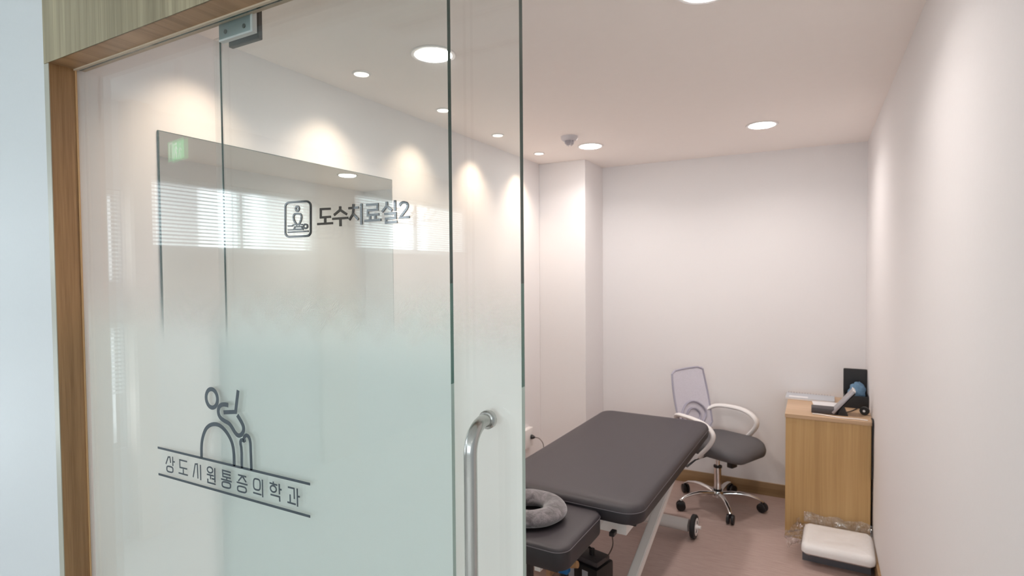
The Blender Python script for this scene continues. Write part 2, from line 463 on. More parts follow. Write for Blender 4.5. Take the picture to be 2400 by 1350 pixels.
def S(name, x0, x1, y0, y1, z0, z1, mat):
    o = B(name, x0, x1, y0, y1, z0, z1, mat); o['kind'] = 'structure'; return o
EMBLEM=[([(-1.2398,1.2837),(-1.2406,1.2788),(-1.2423,1.2742),(-1.245,1.27),(-1.2486,1.2666),(-1.2528,1.264),(-1.2574,1.2625),(-1.2623,1.262),(-1.2671,1.2626),(-1.2717,1.2643),(-1.2758,1.2671),(-1.2791,1.2707),(-1.2816,1.275),(-1.283,1.2797),(-1.2834,1.2847),(-1.2827,1.2897),(-1.2808,1.2944),(-1.2781,1.2985),(-1.2744,1.302),(-1.2702,1.3045),(-1.2655,1.306),(-1.2606,1.3064),(-1.2558,1.3057),(-1.2513,1.3039),(-1.2473,1.3012),(-1.244,1.2976),(-1.2416,1.2933),(-1.2402,1.2886)],1,0.01),([(-1.2004,1.2741),(-1.2012,1.2742),(-1.2029,1.2743),(-1.2054,1.2745),(-1.2088,1.2747),(-1.2122,1.2747),(-1.2157,1.2745),(-1.2194,1.274),(-1.2231,1.2733),(-1.2265,1.2721),(-1.2294,1.2705),(-1.232,1.2685),(-1.2343,1.2661),(-1.236,1.2636),(-1.2371,1.2608),(-1.2378,1.2579),(-1.2379,1.2549),(-1.2375,1.252),(-1.2367,1.2493),(-1.2355,1.2468),(-1.2337,1.2445),(-1.2314,1.2424),(-1.2286,1.2406),(-1.2251,1.2389),(-1.2212,1.2375),(-1.2171,1.2362),(-1.2131,1.2351),(-1.2089,1.2342),(-1.2048,1.2333),(-1.201,1.2322),(-1.1977,1.2308),(-1.1948,1.229),(-1.1922,1.227),(-1.1897,1.2248),(-1.1872,1.2225),(-1.1847,1.22),(-1.1822,1.2173),(-1.1796,1.2148),(-1.1769,1.2126),(-1.174,1.2107),(-1.171,1.209),(-1.1679,1.208),(-1.1648,1.2077),(-1.1615,1.2082),(-1.1583,1.2095),(-1.1553,1.2111),(-1.1527,1.2132),(-1.1505,1.2156),(-1.1486,1.2185),(-1.1473,1.2215),(-1.1467,1.2245),(-1.1468,1.2276),(-1.1475,1.2308),(-1.1492,1.2344),(-1.152,1.2384),(-1.1558,1.2428),(-1.1607,1.2476),(-1.1644,1.2512),(-1.1669,1.2537),(-1.1681,1.2549)],0,0.01),([(-1.1633,1.3129),(-1.174,1.2616),(-1.2179,1.2556)],0,0.0095),([(-1.3071,1.1345),(-1.307,1.1364),(-1.3069,1.1404),(-1.3068,1.1462),(-1.3066,1.1541),(-1.3061,1.1612),(-1.3053,1.1677),(-1.3041,1.1735),(-1.3027,1.1785),(-1.3009,1.1837),(-1.2987,1.1888),(-1.2961,1.194),(-1.2931,1.1993),(-1.2898,1.204),(-1.2862,1.2081),(-1.2823,1.2116),(-1.2781,1.2145),(-1.2737,1.217),(-1.2691,1.2192),(-1.2643,1.2209),(-1.2594,1.2222),(-1.2544,1.2231),(-1.2495,1.2236),(-1.2447,1.2237),(-1.2398,1.2234),(-1.2351,1.2226),(-1.2303,1.2214),(-1.2256,1.2196),(-1.2209,1.2174),(-1.2163,1.2148),(-1.212,1.212),(-1.2077,1.2088),(-1.2037,1.2053),(-1.2,1.2017),(-1.1967,1.1982),(-1.1939,1.1945),(-1.1914,1.1909),(-1.1893,1.1868),(-1.1875,1.1824),(-1.186,1.1776),(-1.1848,1.1724),(-1.184,1.1666),(-1.1834,1.1602),(-1.1832,1.1532),(-1.1832,1.1455),(-1.1833,1.1397),(-1.1833,1.1359),(-1.1833,1.1339)],0,0.0095),([(-1.156,1.1338),(-1.1558,1.1449),(-1.1554,1.167),(-1.1564,1.1815),(-1.1586,1.1885),(-1.1586,1.194),(-1.1564,1.198),(-1.1524,1.1993),(-1.1467,1.198),(-1.1446,1.1992),(-1.1463,1.2029),(-1.1451,1.2068),(-1.1409,1.2107),(-1.1365,1.2122),(-1.1318,1.2111),(-1.1281,1.2082),(-1.1255,1.2033),(-1.1239,1.196),(-1.1235,1.1863),(-1.123,1.1696),(-1.1226,1.1459),(-1.1224,1.134)],0,0.0085)]
RULES=[([(-1.492,1.1326),(-0.9334,1.1352)],0,0.0055),([(-1.4916,1.0633),(-0.9348,1.0655)],0,0.0055)]
CLINIC=[[([(-1.4573,1.0953),(-1.4465,1.1149),(-1.4395,1.1159),(-1.4367,1.1012)],0,0.0036),([(-1.4276,1.1183),(-1.4271,1.0948)],0,0.0036),([(-1.4276,1.1058),(-1.4188,1.1063)],0,0.0036),([(-1.4271,1.0844),(-1.4276,1.0809),(-1.4289,1.0792),(-1.431,1.0781),(-1.4341,1.0774),(-1.4407,1.0771),(-1.4473,1.0772),(-1.4504,1.0778),(-1.4524,1.0788),(-1.4535,1.0805),(-1.4538,1.084),(-1.4532,1.0875),(-1.4519,1.0892),(-1.4498,1.0903),(-1.4467,1.091),(-1.4401,1.0913),(-1.4335,1.0911),(-1.4304,1.0905),(-1.4284,1.0895),(-1.4273,1.0879)],1,0.0036)],[([(-1.3668,1.1153),(-1.3972,1.1152),(-1.397,1.0962),(-1.367,1.0967)],0,0.0036),([(-1.3832,1.0941),(-1.3832,1.0832)],0,0.0036),([(-1.4029,1.0813),(-1.3649,1.0814)],0,0.0036)],[([(-1.343,1.0805),(-1.3333,1.1147),(-1.325,1.116),(-1.3237,1.0804)],0,0.0036),([(-1.3123,1.116),(-1.3124,1.0782)],0,0.0036)],[([(-1.2645,1.1096),(-1.2651,1.1075),(-1.2666,1.1055),(-1.269,1.104),(-1.272,1.1029),(-1.2753,1.1026),(-1.2786,1.1029),(-1.2815,1.1038),(-1.2838,1.1054),(-1.2852,1.1073),(-1.2857,1.1095),(-1.285,1.1116),(-1.2835,1.1136),(-1.281,1.1151),(-1.2781,1.1161),(-1.2748,1.1165),(-1.2715,1.1162),(-1.2686,1.1152),(-1.2663,1.1137),(-1.2649,1.1117)],1,0.0036),([(-1.2875,1.0972),(-1.261,1.0972)],0,0.0036),([(-1.2733,1.096),(-1.2732,1.0872)],0,0.0036),([(-1.2687,1.0896),(-1.2582,1.0897)],0,0.0036),([(-1.2564,1.1167),(-1.2568,1.0823)],0,0.0036),([(-1.2843,1.0869),(-1.2842,1.078),(-1.2547,1.0782)],0,0.0036)],[([(-1.1968,1.1164),(-1.2271,1.1168),(-1.2263,1.1023),(-1.1973,1.1024)],0,0.0036),([(-1.2265,1.1096),(-1.1978,1.1095)],0,0.0036),([(-1.2119,1.102),(-1.2122,1.096)],0,0.0036),([(-1.233,1.0952),(-1.1942,1.0948)],0,0.0036),([(-1.1983,1.0841),(-1.1989,1.0809),(-1.2003,1.0793),(-1.2027,1.0783),(-1.2064,1.0776),(-1.2141,1.0773),(-1.2218,1.0773),(-1.2255,1.0779),(-1.2279,1.0788),(-1.2292,1.0803),(-1.2296,1.0836),(-1.229,1.0868),(-1.2275,1.0884),(-1.2251,1.0894),(-1.2214,1.0901),(-1.2136,1.0904),(-1.2059,1.0903),(-1.2023,1.0898),(-1.2,1.0888),(-1.1987,1.0873)],1,0.0036)],[([(-1.17,1.1156),(-1.1413,1.1154)],0,0.0036),([(-1.155,1.1149),(-1.1692,1.1013)],0,0.0036),([(-1.155,1.1149),(-1.1417,1.1029)],0,0.0036),([(-1.1751,1.0976),(-1.1375,1.0974)],0,0.0036),([(-1.1419,1.084),(-1.1425,1.0809),(-1.1439,1.0794),(-1.1463,1.0783),(-1.1498,1.0777),(-1.1574,1.0774),(-1.1651,1.0774),(-1.1687,1.0779),(-1.171,1.0789),(-1.1724,1.0803),(-1.1727,1.0835),(-1.1721,1.0867),(-1.1707,1.0882),(-1.1683,1.0892),(-1.1646,1.0899),(-1.157,1.0902),(-1.1494,1.0901),(-1.1459,1.0896),(-1.1436,1.0886),(-1.1423,1.0872)],1,0.0036)],[([(-1.0933,1.1046),(-1.0938,1.0984),(-1.0949,1.0955),(-1.0967,1.0935),(-1.0994,1.0924),(-1.105,1.0919),(-1.1105,1.0922),(-1.1131,1.0933),(-1.1148,1.0952),(-1.1158,1.0981),(-1.1159,1.1044),(-1.1154,1.1106),(-1.1142,1.1135),(-1.1124,1.1155),(-1.1098,1.1166),(-1.1042,1.117),(-1.0986,1.1167),(-1.096,1.1156),(-1.0944,1.1137),(-1.0935,1.1108)],1,0.0036),([(-1.1177,1.0836),(-1.0897,1.0833)],0,0.0036),([(-1.0856,1.1187),(-1.0853,1.0787)],0,0.0036)],[([(-1.0492,1.1206),(-1.049,1.1156)],0,0.0036),([(-1.0613,1.1157),(-1.0364,1.1147)],0,0.0036),([(-1.0397,1.1044),(-1.0402,1.1022),(-1.0416,1.1002),(-1.0438,1.0986),(-1.0465,1.0975),(-1.0495,1.0971),(-1.0525,1.0974),(-1.0552,1.0984),(-1.0573,1.1),(-1.0586,1.102),(-1.0591,1.1042),(-1.0585,1.1064),(-1.0571,1.1085),(-1.0549,1.1101),(-1.0521,1.1111),(-1.0491,1.1115),(-1.0461,1.1111),(-1.0435,1.1101),(-1.0414,1.1086),(-1.0401,1.1066)],1,0.0036),([(-1.03,1.1187),(-1.0296,1.0955)],0,0.0036),([(-1.0296,1.1068),(-1.0227,1.1071)],0,0.0036),([(-1.0587,1.0903),(-1.0294,1.0902),(-1.0289,1.0797)],0,0.0036)],[([(-1.0021,1.1168),(-0.9828,1.117),(-0.9827,1.0942)],0,0.0036),([(-0.9957,1.1018),(-0.9955,1.0836)],0,0.0036),([(-1.0045,1.0834),(-0.9784,1.0831)],0,0.0036),([(-0.9732,1.1188),(-0.9729,1.0795)],0,0.0036),([(-0.973,1.1018),(-0.9656,1.1022)],0,0.0036)]]
FRAME=[([(-0.9282,1.7299),(-0.9248,1.7294),(-0.9217,1.7282),(-0.919,1.7266),(-0.9169,1.7245),(-0.9157,1.7222),(-0.9153,1.7198),(-0.9167,1.6667),(-0.9172,1.6644),(-0.9186,1.6622),(-0.9207,1.6603),(-0.9235,1.659),(-0.9267,1.6582),(-0.9301,1.658),(-0.98,1.6581),(-0.9835,1.6585),(-0.9869,1.6596),(-0.9897,1.6612),(-0.9918,1.6633),(-0.9932,1.6657),(-0.9936,1.6681),(-0.992,1.7222),(-0.9915,1.7246),(-0.99,1.7268),(-0.9878,1.7287),(-0.9849,1.73),(-0.9815,1.7307),(-0.9779,1.7308)],1,0.0043)]
PICTO=[([(-0.9501,1.7162),(-0.9504,1.7147),(-0.9512,1.7134),(-0.9523,1.7123),(-0.9537,1.7117),(-0.9553,1.7115),(-0.9568,1.7117),(-0.9582,1.7125),(-0.9593,1.7136),(-0.96,1.7149),(-0.9602,1.7164),(-0.9599,1.7179),(-0.9591,1.7192),(-0.958,1.7203),(-0.9566,1.7209),(-0.955,1.7211),(-0.9535,1.7208),(-0.9521,1.7201),(-0.951,1.719),(-0.9503,1.7177)],1,0.0042),([(-0.9567,1.6818),(-0.959,1.6842),(-0.9637,1.6892),(-0.9665,1.6938),(-0.9674,1.6983),(-0.9668,1.7018),(-0.9648,1.7044),(-0.9615,1.7058),(-0.9571,1.706),(-0.9524,1.7058),(-0.9476,1.7051),(-0.9446,1.7033),(-0.9433,1.7005),(-0.9433,1.697),(-0.9446,1.6927),(-0.947,1.6883),(-0.9506,1.6838),(-0.9524,1.6816)],0,0.0042),([(-0.9849,1.6812),(-0.9723,1.681),(-0.9671,1.6833),(-0.9407,1.6826)],0,0.0026),([(-0.9666,1.6739),(-0.963,1.6785),(-0.9433,1.6783),(-0.9411,1.6733)],1,0.003),([(-0.9258,1.6781),(-0.9262,1.6767),(-0.9273,1.6754),(-0.9289,1.6745),(-0.9309,1.674),(-0.933,1.674),(-0.935,1.6746),(-0.9366,1.6755),(-0.9376,1.6768),(-0.9379,1.6783),(-0.9375,1.6797),(-0.9364,1.681),(-0.9348,1.6819),(-0.9328,1.6824),(-0.9307,1.6824),(-0.9287,1.6818),(-0.9271,1.6809),(-0.9261,1.6796)],1,0.0034),([(-0.9851,1.6728),(-0.9381,1.6721)],0,0.0026),([(-0.9852,1.668),(-0.923,1.6679)],0,0.003)]
SIGN=[[([(-0.8591,1.7103),(-0.8867,1.7111),(-0.8871,1.6942),(-0.8589,1.6942)],0,0.0046),([(-0.8744,1.6945),(-0.8747,1.6816)],0,0.0052),([(-0.897,1.6812),(-0.8536,1.6811)],0,0.0046)],[([(-0.8327,1.7136),(-0.8327,1.7062)],0,0.0052),([(-0.8306,1.7077),(-0.8496,1.6971)],0,0.0046),([(-0.8341,1.7073),(-0.8148,1.6966)],0,0.0046),([(-0.8542,1.6896),(-0.8116,1.6895)],0,0.0046),([(-0.8322,1.6893),(-0.8324,1.6738)],0,0.0052)],[([(-0.7968,1.7157),(-0.7969,1.7082)],0,0.0052),([(-0.8099,1.7082),(-0.7836,1.7083)],0,0.0046),([(-0.7969,1.7082),(-0.7987,1.6958),(-0.8081,1.6853)],0,0.0046),([(-0.799,1.6977),(-0.7845,1.685)],0,0.0046),([(-0.776,1.7154),(-0.7765,1.6742)],0,0.0052)],[([(-0.7637,1.7117),(-0.735,1.7114),(-0.7352,1.7012),(-0.7596,1.701),(-0.7598,1.6918),(-0.7313,1.692)],0,0.0046),([(-0.7539,1.692),(-0.7542,1.6803)],0,0.0046),([(-0.741,1.6919),(-0.7412,1.6809)],0,0.0046),([(-0.7684,1.6812),(-0.7266,1.6815)],0,0.0046)],[([(-0.7122,1.7148),(-0.7122,1.7064)],0,0.0052),([(-0.7105,1.7083),(-0.7239,1.6962)],0,0.0046),([(-0.7136,1.7077),(-0.6996,1.6974)],0,0.0046),([(-0.692,1.7161),(-0.6923,1.696)],0,0.0052),([(-0.718,1.6917),(-0.6912,1.692),(-0.6913,1.683),(-0.7144,1.6827),(-0.7145,1.6751),(-0.6869,1.6756)],0,0.0046)],[([(-0.6811,1.7049),(-0.6805,1.7061),(-0.6793,1.7084),(-0.6768,1.7099),(-0.6733,1.7108),(-0.6696,1.7107),(-0.6658,1.7097),(-0.6633,1.708),(-0.662,1.7056),(-0.662,1.7028),(-0.6634,1.6998),(-0.6659,1.6968),(-0.6693,1.6937),(-0.6733,1.6899),(-0.6778,1.6852),(-0.68,1.6829),(-0.6577,1.6829)],0,0.0046)]]
# ------------------------------------------------------------------ the treatment room shell
WT = 0.12
S('floor', XL - WT, XR + WT, YF, YB + WT, -0.1, 0.0, M['floor'])
S('ceiling', XL - WT, XR + WT, YF + 0.08, YB + WT, ZC, ZC + 0.1, M['ceil'])
S('wall_left', XL - WT, XL, YF + 0.12, YB + WT, 0, ZC, M['wall'])
S('wall_right', XR, XR + WT, YF - 0.0, YB + WT, 0, ZC, M['wall'])
S('wall_back', XL, XR, YB, YB + WT, 0, ZC, M['wall'])
S('wall_return', XS, XL + 0.004, YG + 0.001, YF + 0.12, 0, ZC, M['wall'])
bm = BM(); box(bm, XL, XC, YC, YB, 0, ZC, 0.004); struct('wall_column', bm, M['wall'])
BBH = 0.09
S('baseboard_back', XC, XR, YB - 0.012, YB, 0, BBH, M['base'])
S('baseboard_left', XL, XL + 0.012, YF + 0.15, YC, 0, BBH, M['base'])
bm = BM(); box(bm, XL, XC + 0.012, YC - 0.012, YC, 0, BBH); box(bm, XC, XC + 0.012, YC - 0.012, YB, 0, BBH)
struct('baseboard_column', bm, M['base'])
S('baseboard_right', XR - 0.012, XR, YF + 0.15, 3.63, 0, BBH, M['base'])

# ------------------------------------------------------------------ corridor shell
S('floor_corridor', CX0, CX1, CY0, YF, -0.1, 0.0, plain('pale_corridor_tile', (0.68, 0.66, 0.63), 0.35, var=0.03, bscale=6))
S('ceiling_corridor', CX0, CX1, CY0, YF + 0.08, CZ, CZ + 0.1, plain('corridor_ceiling', (0.86, 0.86, 0.84), 0.8))
XS = -1.871                                                       # left edge of the wood frame
S('wall_front_left', CX0, XS, YF, YF + 0.12, 0, CZ, M['cwall'])
S('wall_front_right', XR + WT, CX1, YF, YF + 0.12, 0, CZ, M['cwall'])
S('wall_corridor_right', CX1, CX1 + 0.1, CY0, YF + .12, 0, CZ, M['cwall'])
EWIN_FILL = [(-3.0, -0.7, 0.9, 2.3), (-0.3, 2.0, 0.9, 2.3)]      # unseen wide windows added behind the camera to light everything frontally
bm = BM()
for a, b_, c, d in ((CX0, CX1, 0, .9), (CX0, CX1, 2.3, CZ), (CX0, -3.0, .9, 2.3), (-0.7, -0.3, .9, 2.3), (2.0, CX1, .9, 2.3)): box(bm, a, b_, CY0 - .1, CY0, c, d)
struct('wall_corridor_end', bm, M['cwall'])

# west wall of the corridor with its openings: (y0, y1, z0, z1)
WIN = [(-0.16, 0.42, 1.51, 2.08), (-0.16, 0.42, 0.55, 1.30),
       (-1.62, -0.29, 1.725, 2.20), (-3.9, -2.03, 1.77, 2.32)]
bm = BM()
ys = sorted({CY0, YF} | {v for w in WIN for v in w[:2]}); zs = sorted({0.0, CZ} | {v for w in WIN for v in w[2:]})
for a, b in zip(ys, ys[1:]):
    run = None
    for c, d in zip(zs, zs[1:]):
        hole = any(w[0] <= a and b <= w[1] and w[2] <= c and d <= w[3] for w in WIN)
        if hole:
            if run: box(bm, CX0 - 0.1, CX0, a, b, run[0], run[1]); run = None
        else: run = [run[0] if run else c, d]
    if run: box(bm, CX0 - 0.1, CX0, a, b, run[0], run[1])
struct('wall_corridor_left', bm, M['cwall'])
bm = BM(); box(bm, CX0, CX0 + 0.10, -0.285, -0.165, 0, CZ); struct('wall_corridor_pier', bm, M['cwall_warm'])
bm = BM(); box(bm, CX0, CX0 + 0.05, -2.02, -1.63, 0, CZ); struct('wall_corridor_panel', bm, M['cwall_warm'])

for i, (y0, y1, z0, z1) in enumerate(WIN):
    w = tag(bpy.data.objects.new('window_%d' % (i + 1), None), kind='structure'); COL.objects.link(w)
    w.location = (CX0 - 0.05, (y0 + y1) / 2, z0)
    def off(o): o.location = (-w.location.x, -w.location.y, -w.location.z); return o
    bm = BM(); f = 0.035; x0, x1 = CX0 - 0.095, CX0 - 0.035
    box(bm, x0, x1, y0, y0 + f, z0, z1); box(bm, x0, x1, y1 - f, y1, z0, z1)
    box(bm, x0, x1, y0 + f, y1 - f, z0, z0 + f); box(bm, x0, x1, y0 + f, y1 - f, z1 - f, z1)
    if y1 - y0 > 1: box(bm, x0, x1, (y0 + y1) / 2 - .03, (y0 + y1) / 2 + .03, z0 + f, z1 - f)
    off(obj('window_frame', bm, M['alu'], w))
    off(B('pane', CX0 - 0.072, CX0 - 0.066, y0 + f, y1 - f, z0 + f, z1 - f, M['glass'], w))
    bm = BM(); n = int((z1 - z0 - .04) / 0.024)
    zb = z0 + (0.30 if i == 1 else 0.0)
    for k in range(n):
        zz = z1 - 0.03 - k * 0.024
        if zz < zb + .02: break
        ya, yb = y0 + .01, y1 - .01
        vs = [bm.verts.new(p) for p in ((CX0 - .032, ya, zz + .006), (CX0 - .010, ya, zz - .006), (CX0 - .010, yb, zz - .006), (CX0 - .032, yb, zz + .006))]
        bm.faces.new(vs)
    box(bm, CX0 - .034, CX0 - .008, y0 + .005, y1 - .005, z1 - .028, z1 - .004)
    s = off(obj('blind', bm, M['blind'], w)); s['kind'] = 'stuff'
    ld = bpy.data.lights.new('daylight', 'AREA'); ld.shape = 'RECTANGLE'; ld.size = y1 - y0; ld.size_y = z1 - z0
    ld.energy = P_DAY * (y1 - y0) * (z1 - z0) * P_WEST; ld.color = C_DAY
    lo = bpy.data.objects.new('daylight', ld); COL.objects.link(lo)
    lo.location = (CX0 - 0.14, (y0 + y1) / 2, (z0 + z1) / 2); lo.rotation_euler = (0, -PI / 2, 0)

for i, (x0, x1, z0, z1) in enumerate(EWIN_FILL):  # added windows, out of view, whose area lamps fill corridor and room
    w = tag(bpy.data.objects.new('window_%d' % (i + 5), None), kind='structure'); COL.objects.link(w)
    bm = BM(); f = .04
    box(bm, x0, x0 + f, CY0 - .09, CY0 - .03, z0, z1); box(bm, x1 - f, x1, CY0 - .09, CY0 - .03, z0, z1)
    box(bm, x0 + f, x1 - f, CY0 - .09, CY0 - .03, z0, z0 + f); box(bm, x0 + f, x1 - f, CY0 - .09, CY0 - .03, z1 - f, z1)
    box(bm, (x0 + x1) / 2 - .025, (x0 + x1) / 2 + .025, CY0 - .09, CY0 - .03, z0 + f, z1 - f)
    obj('window_frame', bm, M['alu'], w)
    B('pane', x0 + f, x1 - f, CY0 - .064, CY0 - .058, z0 + f, z1 - f, M['glass'], w)
    ld = bpy.data.lights.new('daylight', 'AREA'); ld.shape = 'RECTANGLE'; ld.size = x1 - x0; ld.size_y = z1 - z0
    ld.energy = P_DAY * (x1 - x0) * (z1 - z0) * P_END_FILL; ld.color = C_DAY
    lo = bpy.data.objects.new('daylight', ld); COL.objects.link(lo)
    lo.location = ((x0 + x1) / 2, CY0 - .12, (z0 + z1) / 2); lo.rotation_euler = (PI / 2, 0, 0)

# ------------------------------------------------------------------ wood frame of the opening
dr = tag(bpy.data.objects.new('door_1', None), kind='structure'); COL.objects.link(dr)
dr['label'] = 'oak laminate frame around the glass front of the treatment room'
XJ = -1.846
YR = 0.841                                                       # room side of the head
B('fascia', XS, XR + 0.3, YF - 0.002, YF + .001, ZH, CZ, M['fascia'], dr)
B('jamb_edge', XS, XJ, YF - 0.002, YF - .0001, 0, ZH - 0.0015, plain('pale_laminate_edge', (0.40, 0.385, 0.325), 0.4), dr)
B('jamb', XS, XJ, YF, YG + 0.0005, 0, ZH, M['jamb'], dr)
B('soffit', XJ, XR + 0.3, YF, YG - 0.004, ZH, ZH + 0.02, M['soffit'], dr)
B('glass_channel', XJ, XR, YG - 0.004, YR, ZH + 0.0005, ZH + 0.02, M['channel'], dr)
B('head_core', XS + .001, XR + 0.3, YF, YR, ZH + 0.02, CZ, M['wall'], dr)
B('jamb_bead', XJ, XJ + 0.004, YG - 0.005, YG - 0.001, 0, ZH, M['ochre'], dr, 0.001)
B('head_bead', XJ, XR, YG - 0.008, YG - 0.001, ZH - 0.004, ZH, M['channel'], dr)

# ------------------------------------------------------------------ glass
GF, GB = YG, YG + 0.010
XG = -0.5705
def pane(name, x0, x1, y0, y1, z0, z1, parent):
    """a pane: clear faces, polished edges dark green above, glow from the frosting painted in below"""
    bm = BM(); box(bm, x0, x1, y0, y1, z0, z1)
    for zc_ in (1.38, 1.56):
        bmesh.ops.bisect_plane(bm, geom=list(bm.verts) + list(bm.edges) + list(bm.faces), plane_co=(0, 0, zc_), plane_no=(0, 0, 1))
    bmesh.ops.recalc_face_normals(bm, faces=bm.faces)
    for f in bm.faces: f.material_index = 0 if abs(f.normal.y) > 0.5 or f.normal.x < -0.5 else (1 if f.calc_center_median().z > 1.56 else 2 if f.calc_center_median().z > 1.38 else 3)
    return obj(name, bm, [M['glass'], M['edge'], M['edge_glow_mid'], M['edge_glow_low']], parent)

fx = thing('fixed_glass_panel', 'large fixed pane with dotted frosting, nearest the camera, standing in the oak frame', 'glass panel', (0, 0, 0))
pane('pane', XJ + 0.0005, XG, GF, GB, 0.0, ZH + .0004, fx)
bm = BM(); vs = [bm.verts.new(p) for p in ((XJ + .001, GB + .0004, .01), (XG - .0006, GB + .0004, .01), (XG - .0006, GB + .0004, 1.62), (XJ + .001, GB + .0004, 1.62))]; bm.faces.new(vs)
obj('frosted_film', bm, M['frost'], fx)

DF, DB = 0.850, 0.862
X0, X1 = -1.2475, -0.4435
dd = tag(bpy.data.objects.new('sliding_glass_door', None), kind='thing'); COL.objects.link(dd)
tag(dd, 'frosted glass door with steel bar handle, behind the larger pane', 'door')
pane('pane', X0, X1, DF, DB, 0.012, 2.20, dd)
bm = BM(); vs = [bm.verts.new(p) for p in ((X0 + .001, DB + .0004, .02), (X1 - .0006, DB + .0004, .02), (X1 - .0006, DB + .0004, 1.62), (X0 + .001, DB + .0004, 1.62))]; bm.faces.new(vs)
obj('frosted_film', bm, M['frost'], dd)
B('edge_line', X0, X0 + .0025, DF - .0002, DF + .003, 0.012, 2.20, M['edge'], dd)
B('seal_strip', X0 - 0.026, X0 - 0.001, DF + .002, DB - .002, 0.012, 2.145, M['seal'], dd, 0.002)
bm = BM(); box(bm, -1.231, -1.112, 0.838, 0.8495, 2.128, 2.22, 0.002)
cl = obj('top_clamp', bm, M['clamp'], dd, True)
B('clamp_cap', -1.1185, -1.1110, 0.8375, 0.8495, 2.127, 2.22, M['alu'], cl, 0.0005)
B('clamp_rim', -1.231, -1.1110, 0.8375, 0.8495, 2.124, 2.1285, M['alu'], cl, 0.0005)
for bx, bz in ((-1.206, 2.143), (-1.140, 2.142)):
    LA('bolt', [(0.0001, 0), (0.0052, 0), (0.0052, -0.0012), (0.0001, -0.0012)], M['bolt'], cl, (bx, 0.8378, bz), 'Y', 16)
B('back_plate', -1.231, -1.124, 0.8625, 0.874, 2.120, 2.22, M['black'], dd, 0.002)

# pull handle: a steel bar standing off the door
hx = -0.512
pts = [(hx + .004, DF, 1.318), (hx + .003, DF - .012, 1.318)]
zt, r0 = 1.318, 0.047
for k in range(1, 9):
    a = PI / 2 * k / 8
    pts.append((hx, DF - .012 - r0 * math.sin(a), zt - r0 * (1 - math.cos(a))))
zb_ = 0.72
for k in range(9): pts.append((hx, DF - .012 - r0, zt - r0 - (zt - 2 * r0 - zb_) * (k + 1) / 9))
for k in range(1, 9):
    a = PI / 2 * k / 8
    pts.append((hx, DF - .012 - r0 * math.cos(a), zb_ + r0 * (1 - math.sin(a))))
pts.append((hx, DF, zb_))
hd = T('handle', pts, 0.0115, M['steel'], dd, 24)
for z in (1.318, zb_):
    LA('flange', [(0.0001, 0), (0.016, 0), (0.0165, -0.002), (0.0165, -0.010), (0.0145, -0.0125), (0.012, -0.0125)], M['steel'], hd, (hx + .003, DF - .0002, z), 'Y', 28)

# ------------------------------------------------------------------ lettering on the fixed pane
YV = GF - 0.0002
lg = thing('clinic_logo', 'charcoal line drawing over ruled Korean lettering, low on the large glass pane', 'logo', (0, 0, 0))
for g in EMBLEM: strokes('emblem_line', [g], YV, YV - .0005, M['vinyl'], lg)
for g in RULES: strokes('ruled_line', [g], YV, YV - .0005, M['vinyl'], lg)
for g in CLINIC: strokes('letter', g, YV, YV - .0005, M['vinyl'], lg)
sg = thing('room_sign', 'raised glossy black Korean room name with a massage pictogram in a rounded frame', 'sign', (0, 0, 0))
strokes('pictogram_frame', FRAME, YV, YV - .0022, M['sign'], sg)
strokes('pictogram', PICTO, YV, YV - .0022, M['sign'], sg)
for g in SIGN: strokes('letter', g, YV, YV - .0022, M['sign'], sg)

# ------------------------------------------------------------------ mirror on the left wall
mr = thing('wall_mirror', 'large frameless mirror on the left wall behind the glass', 'mirror', (XL, 1.6, 0.35))
o = B('mirror_edge', 0.0, 0.006, 1.042 - 1.6, 2.167 - 1.6, 0, 2.043 - .35, M['mirror_edge'], mr)
B('mirror_glass', 0.0061, 0.0066, 1.0445 - 1.6, 2.1645 - 1.6, 0.0025, 2.0405 - .35, M['mirror'], mr)

# ------------------------------------------------------------------ lamps
def lamp(o, name, kind, energy, col, loc, size=0.1, spread=None, spot=None, blend=0.3, rot=(0, 0, 0)):
    ld = bpy.data.lights.new(name, kind); ld.energy = energy; ld.color = col
    if kind == 'AREA':
        ld.shape = 'DISK'; ld.size = size
        if spread: ld.spread = spread
    if kind == 'SPOT':
        ld.spot_size = spot; ld.spot_blend = blend; ld.shadow_soft_size = size
    lo = bpy.data.objects.new(name, ld); COL.objects.link(lo); lo.location = loc; lo.rotation_euler = rot
    lo.parent = o
    return lo

def downlight(x, y, z, label, group, power, col):
    t = thing('ceiling_light', label, 'ceiling light', (x, y, z), 0, group)
    LA('trim_ring', [(0.066, 0.0), (0.083, 0.0), (0.086, -0.003), (0.083, -0.006), (0.070, -0.006), (0.066, 0.0)], M['whitepl'], t, seg=40)
    LA('diffuser', [(0.0001, -0.002), (0.068, -0.002), (0.0675, -0.006), (0.062, -0.0085), (0.045, -0.0105), (0.0001, -0.0118)], M['lamp'], t, seg=40)
    lamp(t, 'bulb', 'AREA', power, col, (0, 0, -0.0135), 0.13, math.radians(145))
    return t
GL = 'large round ceiling lights of the treatment room'
downlight(-1.262, 1.722, ZC, 'large round ceiling light seen through the glass edge, brightest in the photo', GL, P_DOWN, C_DOWN)
downlight(-0.285, 1.722, ZC, 'large round ceiling light cut off by the top of the picture', GL, P_DOWN, C_DOWN)
downlight(-1.292, 3.470, ZC, 'large round ceiling light beside the ceiling sensor', GL, P_DOWN, C_DOWN)
downlight(-0.265, 3.462, ZC, 'large round ceiling light nearest the right wall, at the back', GL, P_DOWN, C_DOWN)

